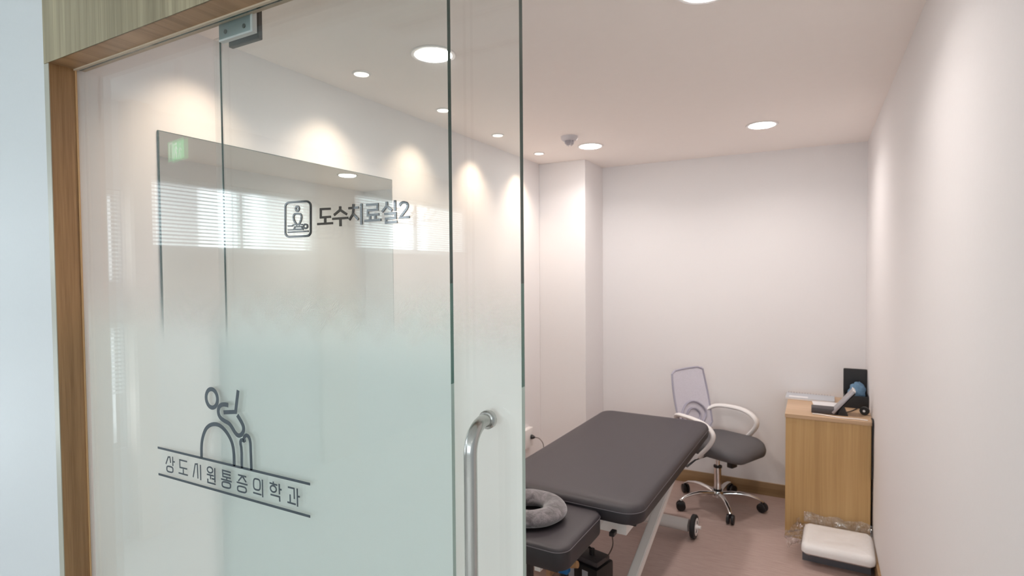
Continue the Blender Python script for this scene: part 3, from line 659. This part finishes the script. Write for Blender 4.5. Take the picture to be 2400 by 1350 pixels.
SP = [(-1.630, 1.160, 'small warm spotlight hidden above the steel clamp of the glass door'),
      (-1.640, 1.742, 'small warm spotlight left of the big round light behind the two panes'),
      (-1.650, 2.330, 'small warm spotlight beside the vertical edge of the large pane, half cut by it'),
      (-1.670, 2.915, 'small warm spotlight between the two glass edges, above the door handle'),
      (-1.680, 3.505, 'small warm spotlight nearest the column, last of the row')]
for x, y, lb in SP:
    t = thing('spot_light', lb, 'spotlight', (x, y, ZC), 0, 'small wall-washing spots along the left wall')
    LA('trim_ring', [(0.027, 0.0), (0.037, 0.0), (0.039, -0.002), (0.036, -0.005), (0.030, -0.006), (0.027, 0.0)], M['whitepl'], t, seg=32)
    LA('lens', [(0.0001, -0.002), (0.028, -0.002), (0.028, -0.004), (0.0001, -0.005)], M['spotlens'], t, seg=28)
    lamp(t, 'bulb', 'SPOT', P_SPOT * 4, C_SPOT, (0, 0, -0.014), 0.02, spot=math.radians(92), blend=1.0, rot=(0, math.radians(14), 0))

t = thing('ceiling_sensor', 'small white ceiling fire detector with a grey dome', 'detector', (-1.315, 3.17, ZC))
LA('base', [(0.0001, 0), (0.052, 0), (0.052, -0.012), (0.046, -0.020), (0.038, -0.026), (0.0001, -0.026)], M['detector'], t, seg=32)
LA('dome', [(0.026, -0.026), (0.027, -0.034), (0.020, -0.044), (0.010, -0.050), (0.0001, -0.052)], M['dome'], t, seg=24)
for k in range(4):
    a = PI / 4 + k * PI / 2
    T('cage_rib', [(0.030 * math.cos(a), 0.030 * math.sin(a), -0.026), (0.027 * math.cos(a), 0.027 * math.sin(a), -0.042), (0.012 * math.cos(a), 0.012 * math.sin(a), -0.055)], 0.003, M['detector'], t, 6)

# unseen lamps added to brighten the corridor; exit sign and air conditioner seen as reflections
GC = 'unseen round lights added to brighten the corridor'
for x, y, lb in ((-2.6, -3.6, 'unseen round light added to brighten the corridor, by the far left windows'), (-0.6, -3.8, 'unseen round light added to brighten the corridor, in the middle, far back'),
                 (1.3, -1.6, 'unseen round light added to brighten the corridor, right of the camera'), (0.9, -4.6, 'unseen round light added to brighten the corridor, by the end wall')):
    downlight(x, y, CZ, lb, GC, P_CORR, C_CORR)
ex = thing('exit_sign', 'small green emergency exit sign hanging from the corridor ceiling', 'exit sign', (-2.66, 0.048, 2.17), math.radians(10))
B('housing', -0.10, 0.10, -0.012, 0.012, -0.055, 0.055, M['whitepl'], ex, 0.003)
for s in (-1, 1):
    B('face', -0.092, 0.092, s * 0.0122 - .0004, s * 0.0122 + .0004, -0.047, 0.047, M['exit'], ex)
    bm = BM(); yy = s * 0.0130
    stroke(bm, [(0.005, 0.012), (-0.008, -0.006), (-0.020, -0.032)], False, 0.009, yy, yy + s * .0004)
    stroke(bm, [(-0.008, -0.006), (0.010, -0.018), (0.006, -0.035)], False, 0.008, yy, yy + s * .0004)
    stroke(bm, [(0.022, 0.000), (0.004, 0.014), (-0.014, 0.004)], False, 0.007, yy, yy + s * .0004)
    stroke(bm, [(0.006, 0.024), (0.006, 0.034)], False, 0.010, yy, yy + s * .0004)
    stroke(bm, [(-0.040, -0.040), (-0.040, 0.038), (-0.075, 0.038), (-0.075, -0.040)], False, 0.007, yy, yy + s * .0004)
    obj('running_figure', bm, M['exitw'], ex)
B('ceiling_stem', -0.006, 0.006, -0.006, 0.006, 0.055, CZ - 2.17, M['whitepl'], ex)
ac = thing('air_conditioner', 'white ceiling air conditioner panel with long slots, reflected at the top of the glass', 'air conditioner', (-1.02, -0.32, CZ))
bm = BM(); slab(bm, 0, 0, 1.15, 0.46, 0.03, [(0, 0), (0, -0.012), (0.012, -0.022), (0.03, -0.024)]); obj('panel', bm, M['whitepl'], ac, True)
for y in (-0.13, 0.16):
    B('air_slot', -0.50, 0.50, y - .022, y + .022, -0.0265, -0.0242, M['silver'], ac)
    B('louvre', -0.50, 0.50, y - .012, y + .004, -0.034, -0.0268, M['whitepl'], ac, 0.002)

# ------------------------------------------------------------------ treatment table
RT = math.radians(-1.6)
tb = thing('treatment_table', 'height-adjustable treatment table with charcoal padded top and white steel frame', 'treatment table', (-0.925, 2.87, 0.0), RT)
PW, PL, PT = 0.70, 1.46, 0.650
def warp(p):
    return p
bm = BM()
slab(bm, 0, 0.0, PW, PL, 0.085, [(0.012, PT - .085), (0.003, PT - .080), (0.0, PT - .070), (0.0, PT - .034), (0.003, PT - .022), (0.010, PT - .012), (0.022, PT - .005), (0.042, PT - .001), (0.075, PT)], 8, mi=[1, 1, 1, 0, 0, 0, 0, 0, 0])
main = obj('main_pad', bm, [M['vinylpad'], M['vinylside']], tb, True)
def seam(w, l, r, z, cx, cy, name, par):
    pts = [(cx + x, cy + y, z) for x, y in rr_outline(w, l, r, 8)]
    return T(name, pts, 0.0016, M['piping'], par, 6, closed=True)
seam(PW + .001, PL + .001, 0.085, PT - .035, 0, 0, 'piping', main)
HZ = 0.606; HW, HL = 0.50, 0.385; HCX, HCY = -0.053, -0.905
bm = BM()
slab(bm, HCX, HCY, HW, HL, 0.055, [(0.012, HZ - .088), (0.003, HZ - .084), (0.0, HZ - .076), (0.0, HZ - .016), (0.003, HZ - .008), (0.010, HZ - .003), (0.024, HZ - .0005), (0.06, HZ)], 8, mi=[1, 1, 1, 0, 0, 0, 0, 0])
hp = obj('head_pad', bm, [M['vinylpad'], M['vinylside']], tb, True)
seam(HW + .001, HL + .001, 0.055, HZ - .017, HCX, HCY, 'piping', hp)
# boards under the pads
B('pad_board', -0.32, 0.32, -0.68, 0.68, PT - .100, PT - .084, M['black'], tb, 0.004)
B('head_board', HCX - .21, HCX + .21, HCY - .165, HCY + .165, HZ - .102, HZ - .087, M['black'], tb, 0.003)
bm = BM()
for s in (-1, 1): box(bm, s * .240 - .02, s * .240 + .02, -0.62, 0.60, PT - .175, PT - .101, .003)
for y in (-0.60, -0.1, 0.45): box(bm, -.225, .225, y - .02, y + .02, PT - .175, PT - .105, .003)
obj('top_frame', bm, M['white'], tb, True)
B('hinge_bracket', 0.10, 0.16, -0.70, -0.62, PT - .140, PT - .10, M['white'], tb, 0.003)
B('release_knob', 0.212, 0.234, -0.700, -0.66, PT - .155, PT - .138, M['black'], tb, 0.004)
bm = BM()
bm.free()
for s in (-1, 1): B('head_rail', HCX + s * .12 - .012, HCX + s * .12 + .012, HCY - .15, -0.66, HZ - .126, HZ - .103, M['white'], tb, .002)
def leg(x, y0, z0, y1, z1, w=.042, h=.042):
    bm = BM(); box(bm, -w / 2, w / 2, 0, 1, -h / 2, h / 2, 0)
    d = Vector((0, y1 - y0, z1 - z0)); L = d.length; a = math.atan2(z1 - z0, y1 - y0)
    m = Matrix.Translation((x, y0, z0)) @ Matrix.Rotation(a, 4, 'X') @ Matrix.Diagonal((1, L, 1, 1))
    bm.transform(m); bmesh.ops.bevel(bm, geom=list(bm.edges), offset=.004, segments=2, affect='EDGES')
    return obj('leg', bm, M['white'], tb, True)
leg(0.268, -1.18, 0.045, 0.10, 0.505)
leg(-0.268, -1.18, 0.045, 0.10, 0.505)
leg(0.0, 0.50, 0.085, 0.05, 0.495)
T('foot_beam', [(-0.275, 0.505, 0.068), (0.265, 0.505, 0.068)], 0.036, M['white'], tb, 20)
bm = BM(); lathe(bm, [(0.0368, 0), (0.0372, 0.001), (0.0372, 0.033), (0.0368, 0.034)], (0.055, 0.505, 0.068), 'X', 24)
lbp = obj('label_sticker', bm, M['paper'], tb, True)
bm = BM()
stroke(bm, [(0.066, 0.085), (0.082, 0.085)], False, 0.006, 0.4665, 0.4655)
stroke(bm, [(0.079, 0.085), (0.079, 0.055)], False, 0.006, 0.4665, 0.4655)
stroke(bm, [(0.064, 0.055), (0.079, 0.055)], False, 0.005, 0.4675, 0.4655)
obj('letter', bm, M['red'], lbp)
B('cross_bar', -0.30, 0.30, -1.22, -1.17, 0.0, 0.05, M['white'], tb, 0.004)
for s in (-1, 1):
    x = 0.296 * s
    bm = BM(); lathe(bm, [(0.030, -0.014), (0.062, -0.015), (0.068, -0.010), (0.0685, 0), (0.068, 0.010), (0.062, 0.015), (0.030, 0.014), (0.030, -0.014)], (x, 0.505, 0.0687), 'X', 36)
    wh = obj('wheel', bm, M['rubber'], tb, True)
    bm = BM(); lathe(bm, [(0.012, s * .004), (0.050, s * .006), (0.050, s * .0165), (0.036, s * .0165), (0.034, s * .012), (0.016, s * .012), (0.014, s * .020), (0.012, s * .022)], (x, 0.505, 0.0687), 'X', 28)
    obj('hub', bm, M['whitepl'], wh, True)
    T('axle', [(x + s * .012, 0.505, 0.0687), (x + s * .040, 0.505, 0.0687)], 0.010, M['whitepl'], wh, 16)
B('lifting_column', -0.245, -0.058, -0.915, -0.85, 0.05, 0.505, plain('pale_grey_steel', (0.42, 0.42, 0.40), 0.5), tb, 0.006)
B('support_post', -0.046, -0.030, -0.93, -0.90, 0.05, 0.505, M['black'], tb, 0.002)

# donut cushion on the head pad
dn = BM(); n1, n2 = 48, 20; R1, R2x, R2z = 0.102, 0.047, 0.031; rows = []
for i in range(n1):
    a = 2 * PI * i / n1; row = []
    for j in range(n2):
        b = 2 * PI * j / n2
        w = 1 + 0.03 * math.sin(3 * a + 1) + 0.02 * math.sin(7 * a)
        zz = R2z * math.sin(b) * w
        row.append(dn.verts.new(((R1 + R2x * math.cos(b) * w) * math.cos(a), (R1 + R2x * math.cos(b) * w) * math.sin(a), max(zz, -0.027) + 0.027)))
    rows.append(row)
for i in range(n1):
    for j in range(n2):
        dn.faces.new((rows[i][j], rows[(i + 1) % n1][j], rows[(i + 1) % n1][(j + 1) % n2], rows[i][(j + 1) % n2]))
dno = obj('donut_cushion', dn, M['plush'], None, True); dno.location = (-0.992, 1.962, HZ + 0.0065)
tag(dno, 'grey plush ring cushion lying on the head section of the treatment table', 'cushion')
md = dno.modifiers.new('s', 'SUBSURF'); md.levels = 1; md.render_levels = 1

# control box and odds and ends under the head section
cb = thing('control_box', 'black motor control box with two white stickers under the treatment table', 'control box', (-0.94, 2.48, 0.0), math.radians(-14))
bm = BM(); box(bm, -.095, .095, -.07, .07, 0.0, 0.208, .012); obj('body', bm, M['black'], cb, True)
bm = BM(); box(bm, -.055, .085, -.055, .055, 0.208, 0.235, .010); obj('lid', bm, M['darkgrey'], cb, True)
for x in (-.050, .028):
    B('sticker', x - .016, x + .016, -.0712, -.0702, 0.110, 0.187, M['greypaper'], cb)
T('plug', [(0.02, 0, 0.235), (0.02, 0, 0.262)], 0.013, M['black'], cb, 14)
T('cable_loop', spline([(0.02, 0, 0.258), (-0.02, 0.0, 0.268), (-0.07, 0.0, 0.25), (-0.085, 0.0, 0.205)]), 0.006, M['black'], cb, 8)
w_ = T('table_cable', spline([(-0.792, 2.35, 0.50), (-0.795, 2.38, 0.42), (-0.80, 2.42, 0.33), (-0.845, 2.46, 0.238)], 8), 0.0028, plain('brown_cable', (0.10, 0.075, 0.065), 0.5), None, 8)
tag(w_, 'thin dark cable hanging from the table down to the black control box', 'cable')
hp_ = thing('hand_pendant', 'small blue and tan plastic connector beside the black control box', 'connector', (-1.02, 2.36, 0.0))
T('stem', [(0, 0, 0), (0, 0, 0.18)], 0.018, M['black'], hp_, 14)
bm = BM(); slab(bm, 0, 0, .062, .045, .012, [(0.004, 0.18), (0, .185), (0, .232), (.006, .24)]); obj('blue_body', bm, M['bluepl'], hp_, True)
T('tan_knob', [(0.030, -.005, 0.225), (0.075, -.01, 0.238)], 0.016, M['ochre'], hp_, 14)
st = thing('step_stool', 'pale wooden step stool standing behind the black control box', 'stool', (-1.37, 2.68, 0.0))
B('top', -.20, .20, -.11, .11, 0.135, 0.155, M['stool'], st, 0.004)
for a in (-1, 1): B('leg', a * .17 - .012, a * .17 + .012, -.10, .10, 0, 0.1345, M['stool'], st, 0.002)

# ------------------------------------------------------------------ office chair
chair = thing('office_chair', 'swivel chair with pale mesh back, white arms and grey seat on a chrome base', 'chair', (-0.560, 3.905, 0.0), math.radians(-25))
def seat_warp(p):
    x = p.x - 0.03
    return Vector((p.x, p.y * (1 - 0.05 * max(0, -x) / .24), p.z - 0.030 * max(0, (x - .10) / .14) ** 2 + 0.01 * abs(p.y / .23) ** 2))
bm = BM(); slab(bm, 0.03, 0, 0.47, 0.47, 0.14, [(0.09, .368), (0.055, .372), (0.022, .384), (0.004, .402), (0.0, .420), (0.006, .438), (0.022, .450), (0.06, .457), (0.12, .459), (0.19, .457)], 8, seat_warp)
obj('seat', bm, M['seat'], chair, True)
# back: frame and mesh
def bk(u, v):   # u -1..1 across, v 0..1 up
    half = 0.158 + 0.030 * math.sin(PI * min(1, v * .75 + .1))
    x = -0.155 - 0.105 * v ** 1.2 - 0.022 * (1 - u * u) + 0.045 * (v - .35) ** 2
    return Vector((x, u * half, 0.465 + 0.425 * v))
def rim():
    o = []
    N = 10
    for i in range(N + 1): o.append(bk(-1, 0.10 + 0.86 * i / N))
    for i in range(1, 8): o.append(bk(-1 + 2 * i / 8, 1.0))
    for i in range(N + 1): o.append(bk(1, 0.96 - 0.86 * i / N))
    for i in range(1, 8): o.append(bk(1 - 2 * i / 8, 0.02))
    return o
T('back_frame', rim(), 0.007, M['lumbar'], chair, 8, closed=True)
bm = BM(); g = [[bm.verts.new(bk(-1 + 2 * i / 14, j / 16 * .98 + .02)) for i in range(15)] for j in range(17)]
for j in range(16):
    for i in range(14): bm.faces.new((g[j][i], g[j][i + 1], g[j + 1][i + 1], g[j + 1][i]))
obj('mesh_back', bm, M['meshcloth'], chair, True)
for k, (hw, hh) in enumerate(((.175, .175), (.100, .105))):
    pts = []
    for i in range(28):
        a = 2 * PI * i / 28; c, s_ = math.cos(a), math.sin(a)
        v = 0.08 + (0.05 * k) + hh / .445 * (0.5 + 0.5 * s_); u = c * hw / .24 * (1 if s_ < 0 else (1 - .15 * s_))
        q = bk(u, v); q.x += 0.006; pts.append(q)
    T('lumbar_loop', pts, 0.0075, M['lumbar'], chair, 8, closed=True)
T('back_bar', spline([(-0.04, 0, .375), (-0.16, 0, .37), (-0.235, 0, .41), (-0.25, 0, .50), (-0.255, 0, .58)]), 0.018, M['whitepl'], chair, 12, ry=0.010)
for s in (-1, 1):
    pts = spline([(-0.215, s * .150, .580), (-0.15, s * .215, .618), (-0.02, s * .245, .622), (0.07, s * .250, .605), (0.122, s * .250, .568), (0.128, s * .250, .525), (0.09, s * .245, .465), (0.03, s * .235, .400), (0.01, s * .20, .380)], 6)
    T('armrest', pts, 0.021, M['whitepl'], chair, 12, ry=0.014, up=(0.35, 0, 1.0) if False else None)
B('tilt_mechanism', -0.09, 0.09, -0.07, 0.07, 0.345, 0.372, M['black'], chair, 0.006)
bm = BM(); box(bm, 0.085, 0.125, -0.030, 0.030, 0.290, 0.372, .006); obj('tension_knob', bm, M['black'], chair, True)
lv = T('lever', spline([(0.0, -0.04, .358), (0.0, -0.15, .362), (-0.02, -0.22, .350)]), 0.004, M['black'], chair, 8)
T('paddle', [(-0.02, -0.215, .352), (-0.035, -0.29, .318)], [0.007, 0.011], M['black'], lv, 10, ry=[0.004, 0.005])
T('gas_piston', [(0, 0, .24), (0, 0, .346)], 0.013, M['chrome'], chair, 20)
T('gas_column', [(0, 0, .075), (0, 0, .268)], 0.0235, M['chrome'], chair, 28)
for z in (.268, .112): LA('collar', [(0.0240, z - .006), (0.0275, z - .006), (0.0275, z + .006), (0.0140, z + .007)], M['black'], chair, seg=28)
LA('hub', [(0.030, .062), (0.038, .066), (0.040, .090), (0.034, .106), (0.025, .108)], M['chrome'], chair, seg=32)
for k in range(5):
    a = math.radians(25 + 6 + 72 * k)
    c, s_ = math.cos(a), math.sin(a)
    def P(r, z): return (c * r, s_ * r, z)
    T('base_arm', [P(.025, .088), P(.08, .098), P(.14, .103), P(.19, .099), P(.245, .086), P(.280, .066)], [.017, .0165, .015, .013, .0115, .010], M['chrome'], chair, 14, ry=[.013, .013, .012, .010, .008, .006], up=(0, 0, 1))
    cs = T('caster', [P(.280, .040), P(.280, .068)], 0.007, M['black'], chair, 10)
    off_ = 0.020; px, py = -s_, c
    for w2 in (-1, 1):
        ctr = Vector(P(.274, .0305)) + Vector((math.cos(a + 1.1), math.sin(a + 1.1), 0)) * (w2 * .014)
        ax = Vector((math.cos(a + 1.1), math.sin(a + 1.1), 0))
        T('caster_wheel', [ctr - ax * .009, ctr - ax * .006, ctr + ax * .006, ctr + ax * .009], [.025, .030, .030, .025], M['black'], cs, 20)

# ------------------------------------------------------------------ cabinet in the right-hand corner
CXL, CYF, CZT = -0.143, 3.64, 0.733
cbt = thing('side_cabinet', 'low oak laminate cabinet in the right-hand corner', 'cabinet', ((CXL + XR) / 2, 3.94, 0.0))
ox, oy = (CXL + XR) / 2, 3.94
B('top', CXL - .004 - ox, XR - .002 - ox, CYF - .004 - oy, YB - .002 - oy, CZT - .022, CZT, M['cabtop'], cbt, 0.0015)
B('side_panel', CXL - ox, XR - .012 - ox, CYF - oy, CYF + .018 - oy, 0.0, CZT - .0225, M['cab'], cbt, 0.001)
B('side_panel', CXL - ox, XR - .012 - ox, YB - .035 - oy, YB - .015 - oy, 0.0, CZT - .0225, M['cab'], cbt, 0.001)
B('back_panel', XR - .020 - ox, XR - .012 - ox, CYF + .018 - oy, YB - .035 - oy, 0.0, CZT - .0225, M['cab'], cbt)
B('door', CXL - ox, CXL + .018 - ox, CYF + .020 - oy, 3.935 - oy, 0.05, CZT - .026, M['cab'], cbt, 0.001)
B('door', CXL - ox, CXL + .018 - ox, 3.938 - oy, YB - .037 - oy, 0.05, CZT - .026, M['cab'], cbt, 0.001)
B('plinth', CXL + .02 - ox, CXL + .035 - ox, CYF + .020 - oy, YB - .037 - oy, 0.0, 0.05, M['cab'], cbt)

Z = CZT
nb = thing('ring_binder', 'white spiral-bound calendar lying flat at the back left of the cabinet top', 'calendar', (-0.03, 4.145, Z + .0005), math.radians(-1))
B('pages', -.130, .150, -.095, .075, 0, .010, M['paper'], nb, 0.002)
B('cover', -.1305, .1505, -.0955, .0755, .0102, .0125, M['greypaper'], nb, 0.0008)
B('printed_strip', -.11, .0, -.075, -.03, .0126, .0131, M['paper'], nb)
for k in range(16):
    x = -.12 + k * .0165
    T('wire_ring', [(x, .072 + .010 * math.cos(2 * PI * q / 10), .009 + .010 * math.sin(2 * PI * q / 10)) for q in range(10)], 0.0012, M['silver'], nb, 5, closed=True)
pp = B('paper_sheets', 0, 1, 0, 1, 0, 1, M['paper']); bpy.data.objects.remove(pp)
pp = BM()
for k in range(4):
    vs = box(pp, -.075, .075, -.10, .10, k * .0022, k * .0022 + .0018)
    bmesh.ops.rotate(pp, verts=vs, cent=(0, 0, 0), matrix=Matrix.Rotation(math.radians(k * 4 - 7), 3, 'Z'))
pp = obj('loose_papers', pp, M['paper']); pp.location = (0.075, 3.925, Z + .0005)
tag(pp, 'small stack of loose white papers between the calendar and the dark tray', 'papers')
dk = thing('desk_tablet', 'silver tablet leaning up from a dark rectangular base on the cabinet', 'tablet', (0.055, 3.765, Z))
bm = BM(); box(bm, -.065, .064, -.045, .045, 0, .032, .004); obj('base', bm, M['darkgrey'], dk, True)
def slanted(name, L, th, w, a, loc, mat, bev=.003):
    bm = BM(); box(bm, 0, L, -w / 2, w / 2, 0, th, bev)
    bm.transform(Matrix.Translation(loc) @ Matrix.Rotation(a, 4, 'Y'))
    return obj(name, bm, mat, dk, True)
slanted('screen_shell', .172, .014, .10, -math.radians(52), (.050, 0, .006), M['silver'])
slanted('screen_back', .165, .004, .094, -math.radians(52), (.057, 0, .001), M['black'])
slanted('top_trim', .005, .016, .101, -math.radians(52), (.050 + .172 * math.cos(math.radians(52)) , 0, .006 + .172 * math.sin(math.radians(52))), M['whitepl'], .001)
bm = BM()
vs = [bm.verts.new(p) for p in ((.066, -.04, 0), (.122, -.04, 0), (.096, -.04, .060), (.066, .04, 0), (.122, .04, 0), (.096, .04, .060))]
for f in ((0, 1, 2), (5, 4, 3), (0, 3, 4, 1), (1, 4, 5, 2), (2, 5, 3, 0)): bm.faces.new([vs[q] for q in f])
obj('stand', bm, M['black'], dk)
og = thing('desk_organiser', 'black open box with a tall back panel on the cabinet, against the right wall', 'organiser', (0.2265, 4.03, Z))
B('back_panel', -.060, .068, .058, .072, 0.0, .222, M['black'], og, 0.006)
B('bottom', -.060, .068, -.058, .058, 0.0, .008, M['black'], og)
B('front_panel', -.060, .068, -.070, -.058, 0, .075, M['black'], og, 0.002)
for x in (-.060, .061): B('side_wall', x, x + .007, -.058, .058, 0, .075, M['black'], og)
bm = BM(); bmesh.ops.create_icosphere(bm, subdivisions=4, radius=1)
for v in bm.verts:
    c = v.co.copy(); k = 1 + 0.11 * math.sin(5 * c.x + 3 * c.z) * math.cos(4 * c.y + 2 * c.z) + 0.06 * math.sin(9 * c.z + 5 * c.x) + .035 * math.sin(17 * c.x - 9 * c.y)
    v.co = Vector((c.x * .045 * k, c.y * .046 * k, max(-.045, c.z * .066 * k) + .045))
bc = obj('blue_cloth', bm, M['blue'], None, True); bc.location = (0.240, 4.03, Z + .0385)
tag(bc, 'crumpled blue cloth stuffed into the black open box', 'cloth')
tr_ = BM(); lathe(tr_, [(.007, -.011), (.022, -.011), (.0245, -.008), (.0245, .008), (.022, .011), (.007, .011), (.007, -.011)], (0, 0, 0), 'Y', 28)
tp_ = thing('tape_roll', 'black disc with a white centre standing at the wall edge of the cabinet', 'disc', (0.262, 3.80, Z + .025), math.radians(-18))
obj('ring', tr_, M['black'], tp_, True)
LA('centre', [(.0001, -.0125), (.0068, -.0125), (.0068, .0125), (.0001, .0125)], M['paper'], tp_, axis='Y', seg=20)
c1 = T('white_cable', spline([(-.005, 3.685, Z + .0035), (.03, 3.690, Z + .0035), (.09, 3.668, Z + .0035), (.16, 3.656, Z + .0035), (.22, 3.662, Z + .0035), (.268, 3.655, Z + .0035)], 8), 0.0036, M['cable_white'], None, 8)
tag(c1, 'white cable lying along the front edge of the cabinet top', 'cable')
c2 = T('black_cable', spline([(.235, 3.95, Z + .004), (.205, 3.87, Z + .004), (.165, 3.80, Z + .004), (.155, 3.775, Z + .004)], 8), 0.0026, M['black'], None, 8)
tag(c2, 'thin black cable curving across the cabinet top behind the tablet', 'cable')
c3 = T('power_cord', spline([(.2895, 3.69, Z + .008), (.2905, 3.625, Z + .004), (.2885, 3.622, Z - .10), (.2895, 3.622, .50), (.2885, 3.622, .42)], 6), 0.0048, M['black'], None, 8)
tag(c3, 'black power cord running down between the cabinet and the right wall', 'cord')

# ------------------------------------------------------------------ towel pack on its tray
ty = thing('grey_tray', 'shallow grey tray on the floor in front of the cabinet', 'tray', (0.115, 3.505, 0.0), math.radians(-2))
B('bottom', -.150, .150, -.12, .12, 0, .006, M['tray'], ty)
bm = BM(); box(bm, -.158, .158, -.128, -.120, 0, .062, .001); box(bm, -.158, .158, .120, .128, 0, .062, .001)
box(bm, -.158, -.150, -.120, .120, 0, .062, .001); box(bm, .150, .158, -.120, .120, 0, .062, .001); obj('rim', bm, M['tray'], ty)
tw = thing('towel_pack', 'folded white towels in crinkled clear plastic, lying on the grey tray', 'towels', (0.120, 3.446, 0.0665), math.radians(-2))
def tw_warp(p):
    return Vector((p.x, p.y, p.z + (0.006 * math.sin(p.x * 17 + p.y * 9) + 0.004 * math.sin(p.y * 31 - p.x * 22)) * (1 if p.z > .02 else 0)))
def pack(ext, z0, z1, n):
    bm = BM(); prof = [(0.02, z0), (0.0, z0 + .015), (0.0, z1 - .03), (0.006, z1 - .014), (0.02, z1 - .004)]
    prof += [(0.02 + .012 * k, z1 - .004 + .003 * min(k, 3) / 3) for k in range(1, 9)]
    slab(bm, 0, 0, .335 + ext, .32 + ext, .035 + ext / 2, prof, 6, tw_warp); return bm
obj('towel', pack(0, 0.0, 0.062, 8), M['towel'], tw, True)
obj('plastic_wrap', pack(.008, -.0008, 0.067, 8), M['wrap_tight'], tw, True)
bm = BM(); nx, ny = 14, 18; random.seed(3); g = []
for i in range(nx + 1):
    row = []
    for j in range(ny + 1):
        u = i / nx; v = j / ny
        x = -.166 - .085 * u * (0.8 + .3 * math.sin(v * 5)); y = -.12 + .30 * v + .015 * u * math.sin(9 * v)
        z = .038 - .02 * u + u ** .5 * (.014 * math.sin(v * 23 + 4 * u) + random.uniform(-.010, .012)) + .03 * v * u
        row.append(bm.verts.new((x, y, z)))
    g.append(row)
for i in range(nx):
    for j in range(ny): bm.faces.new((g[i][j], g[i + 1][j], g[i + 1][j + 1], g[i][j + 1]))
obj('loose_wrap_end', bm, M['wrap'], tw, False)
bm = BM(); g = []
for i in range(19):
    u = i / 18; row = []
    for j in range(5):
        v = j / 4
        row.append(bm.verts.new((-.17 + .335 * u, .165 + .016 * v + random.uniform(-.003, .003), .045 + .055 * v + .006 * math.sin(u * 17) + random.uniform(-.003, .003))))
    g.append(row)
for i in range(18):
    for j in range(4): bm.faces.new((g[i][j], g[i + 1][j], g[i + 1][j + 1], g[i][j + 1]))
obj('wrap_flap', bm, M['wrap'], tw, False)

# ------------------------------------------------------------------ outlet on the left wall
ol = thing('wall_outlet', 'white surface-mounted power outlet box on the left wall', 'outlet', (XL, 3.60, 0.36))
bm = BM(); box(bm, 0.0, 0.036, -.065, .065, -.06, .075, .004); obj('box', bm, M['whitepl'], ol, True)
LA('socket', [(.0001, .0362), (.022, .0362), (.022, .0375), (.0001, .0375)], M['alu'], ol, (0, .030, .01), 'X', 24)
cd = thing('plug_cord', 'black plug with a thin cord curving down from the white wall outlet', 'plug', (XL + .038, 3.63, 0.37))
LA('plug', [(.0001, 0), (.016, 0), (.017, .006), (.013, .018), (.006, .030), (.0001, .030)], M['black'], cd, axis='X', seg=18)
T('cord', spline([(.028, 0, 0), (.06, .01, -.008), (.085, .02, -.045), (.085, .02, -.09), (.06, 0, -.16), (.07, 0, -.30), (.09, -.02, -.366)], 8), 0.0030, plain('grey_brown_cord', (.12, .10, .09), .5), cd, 8)
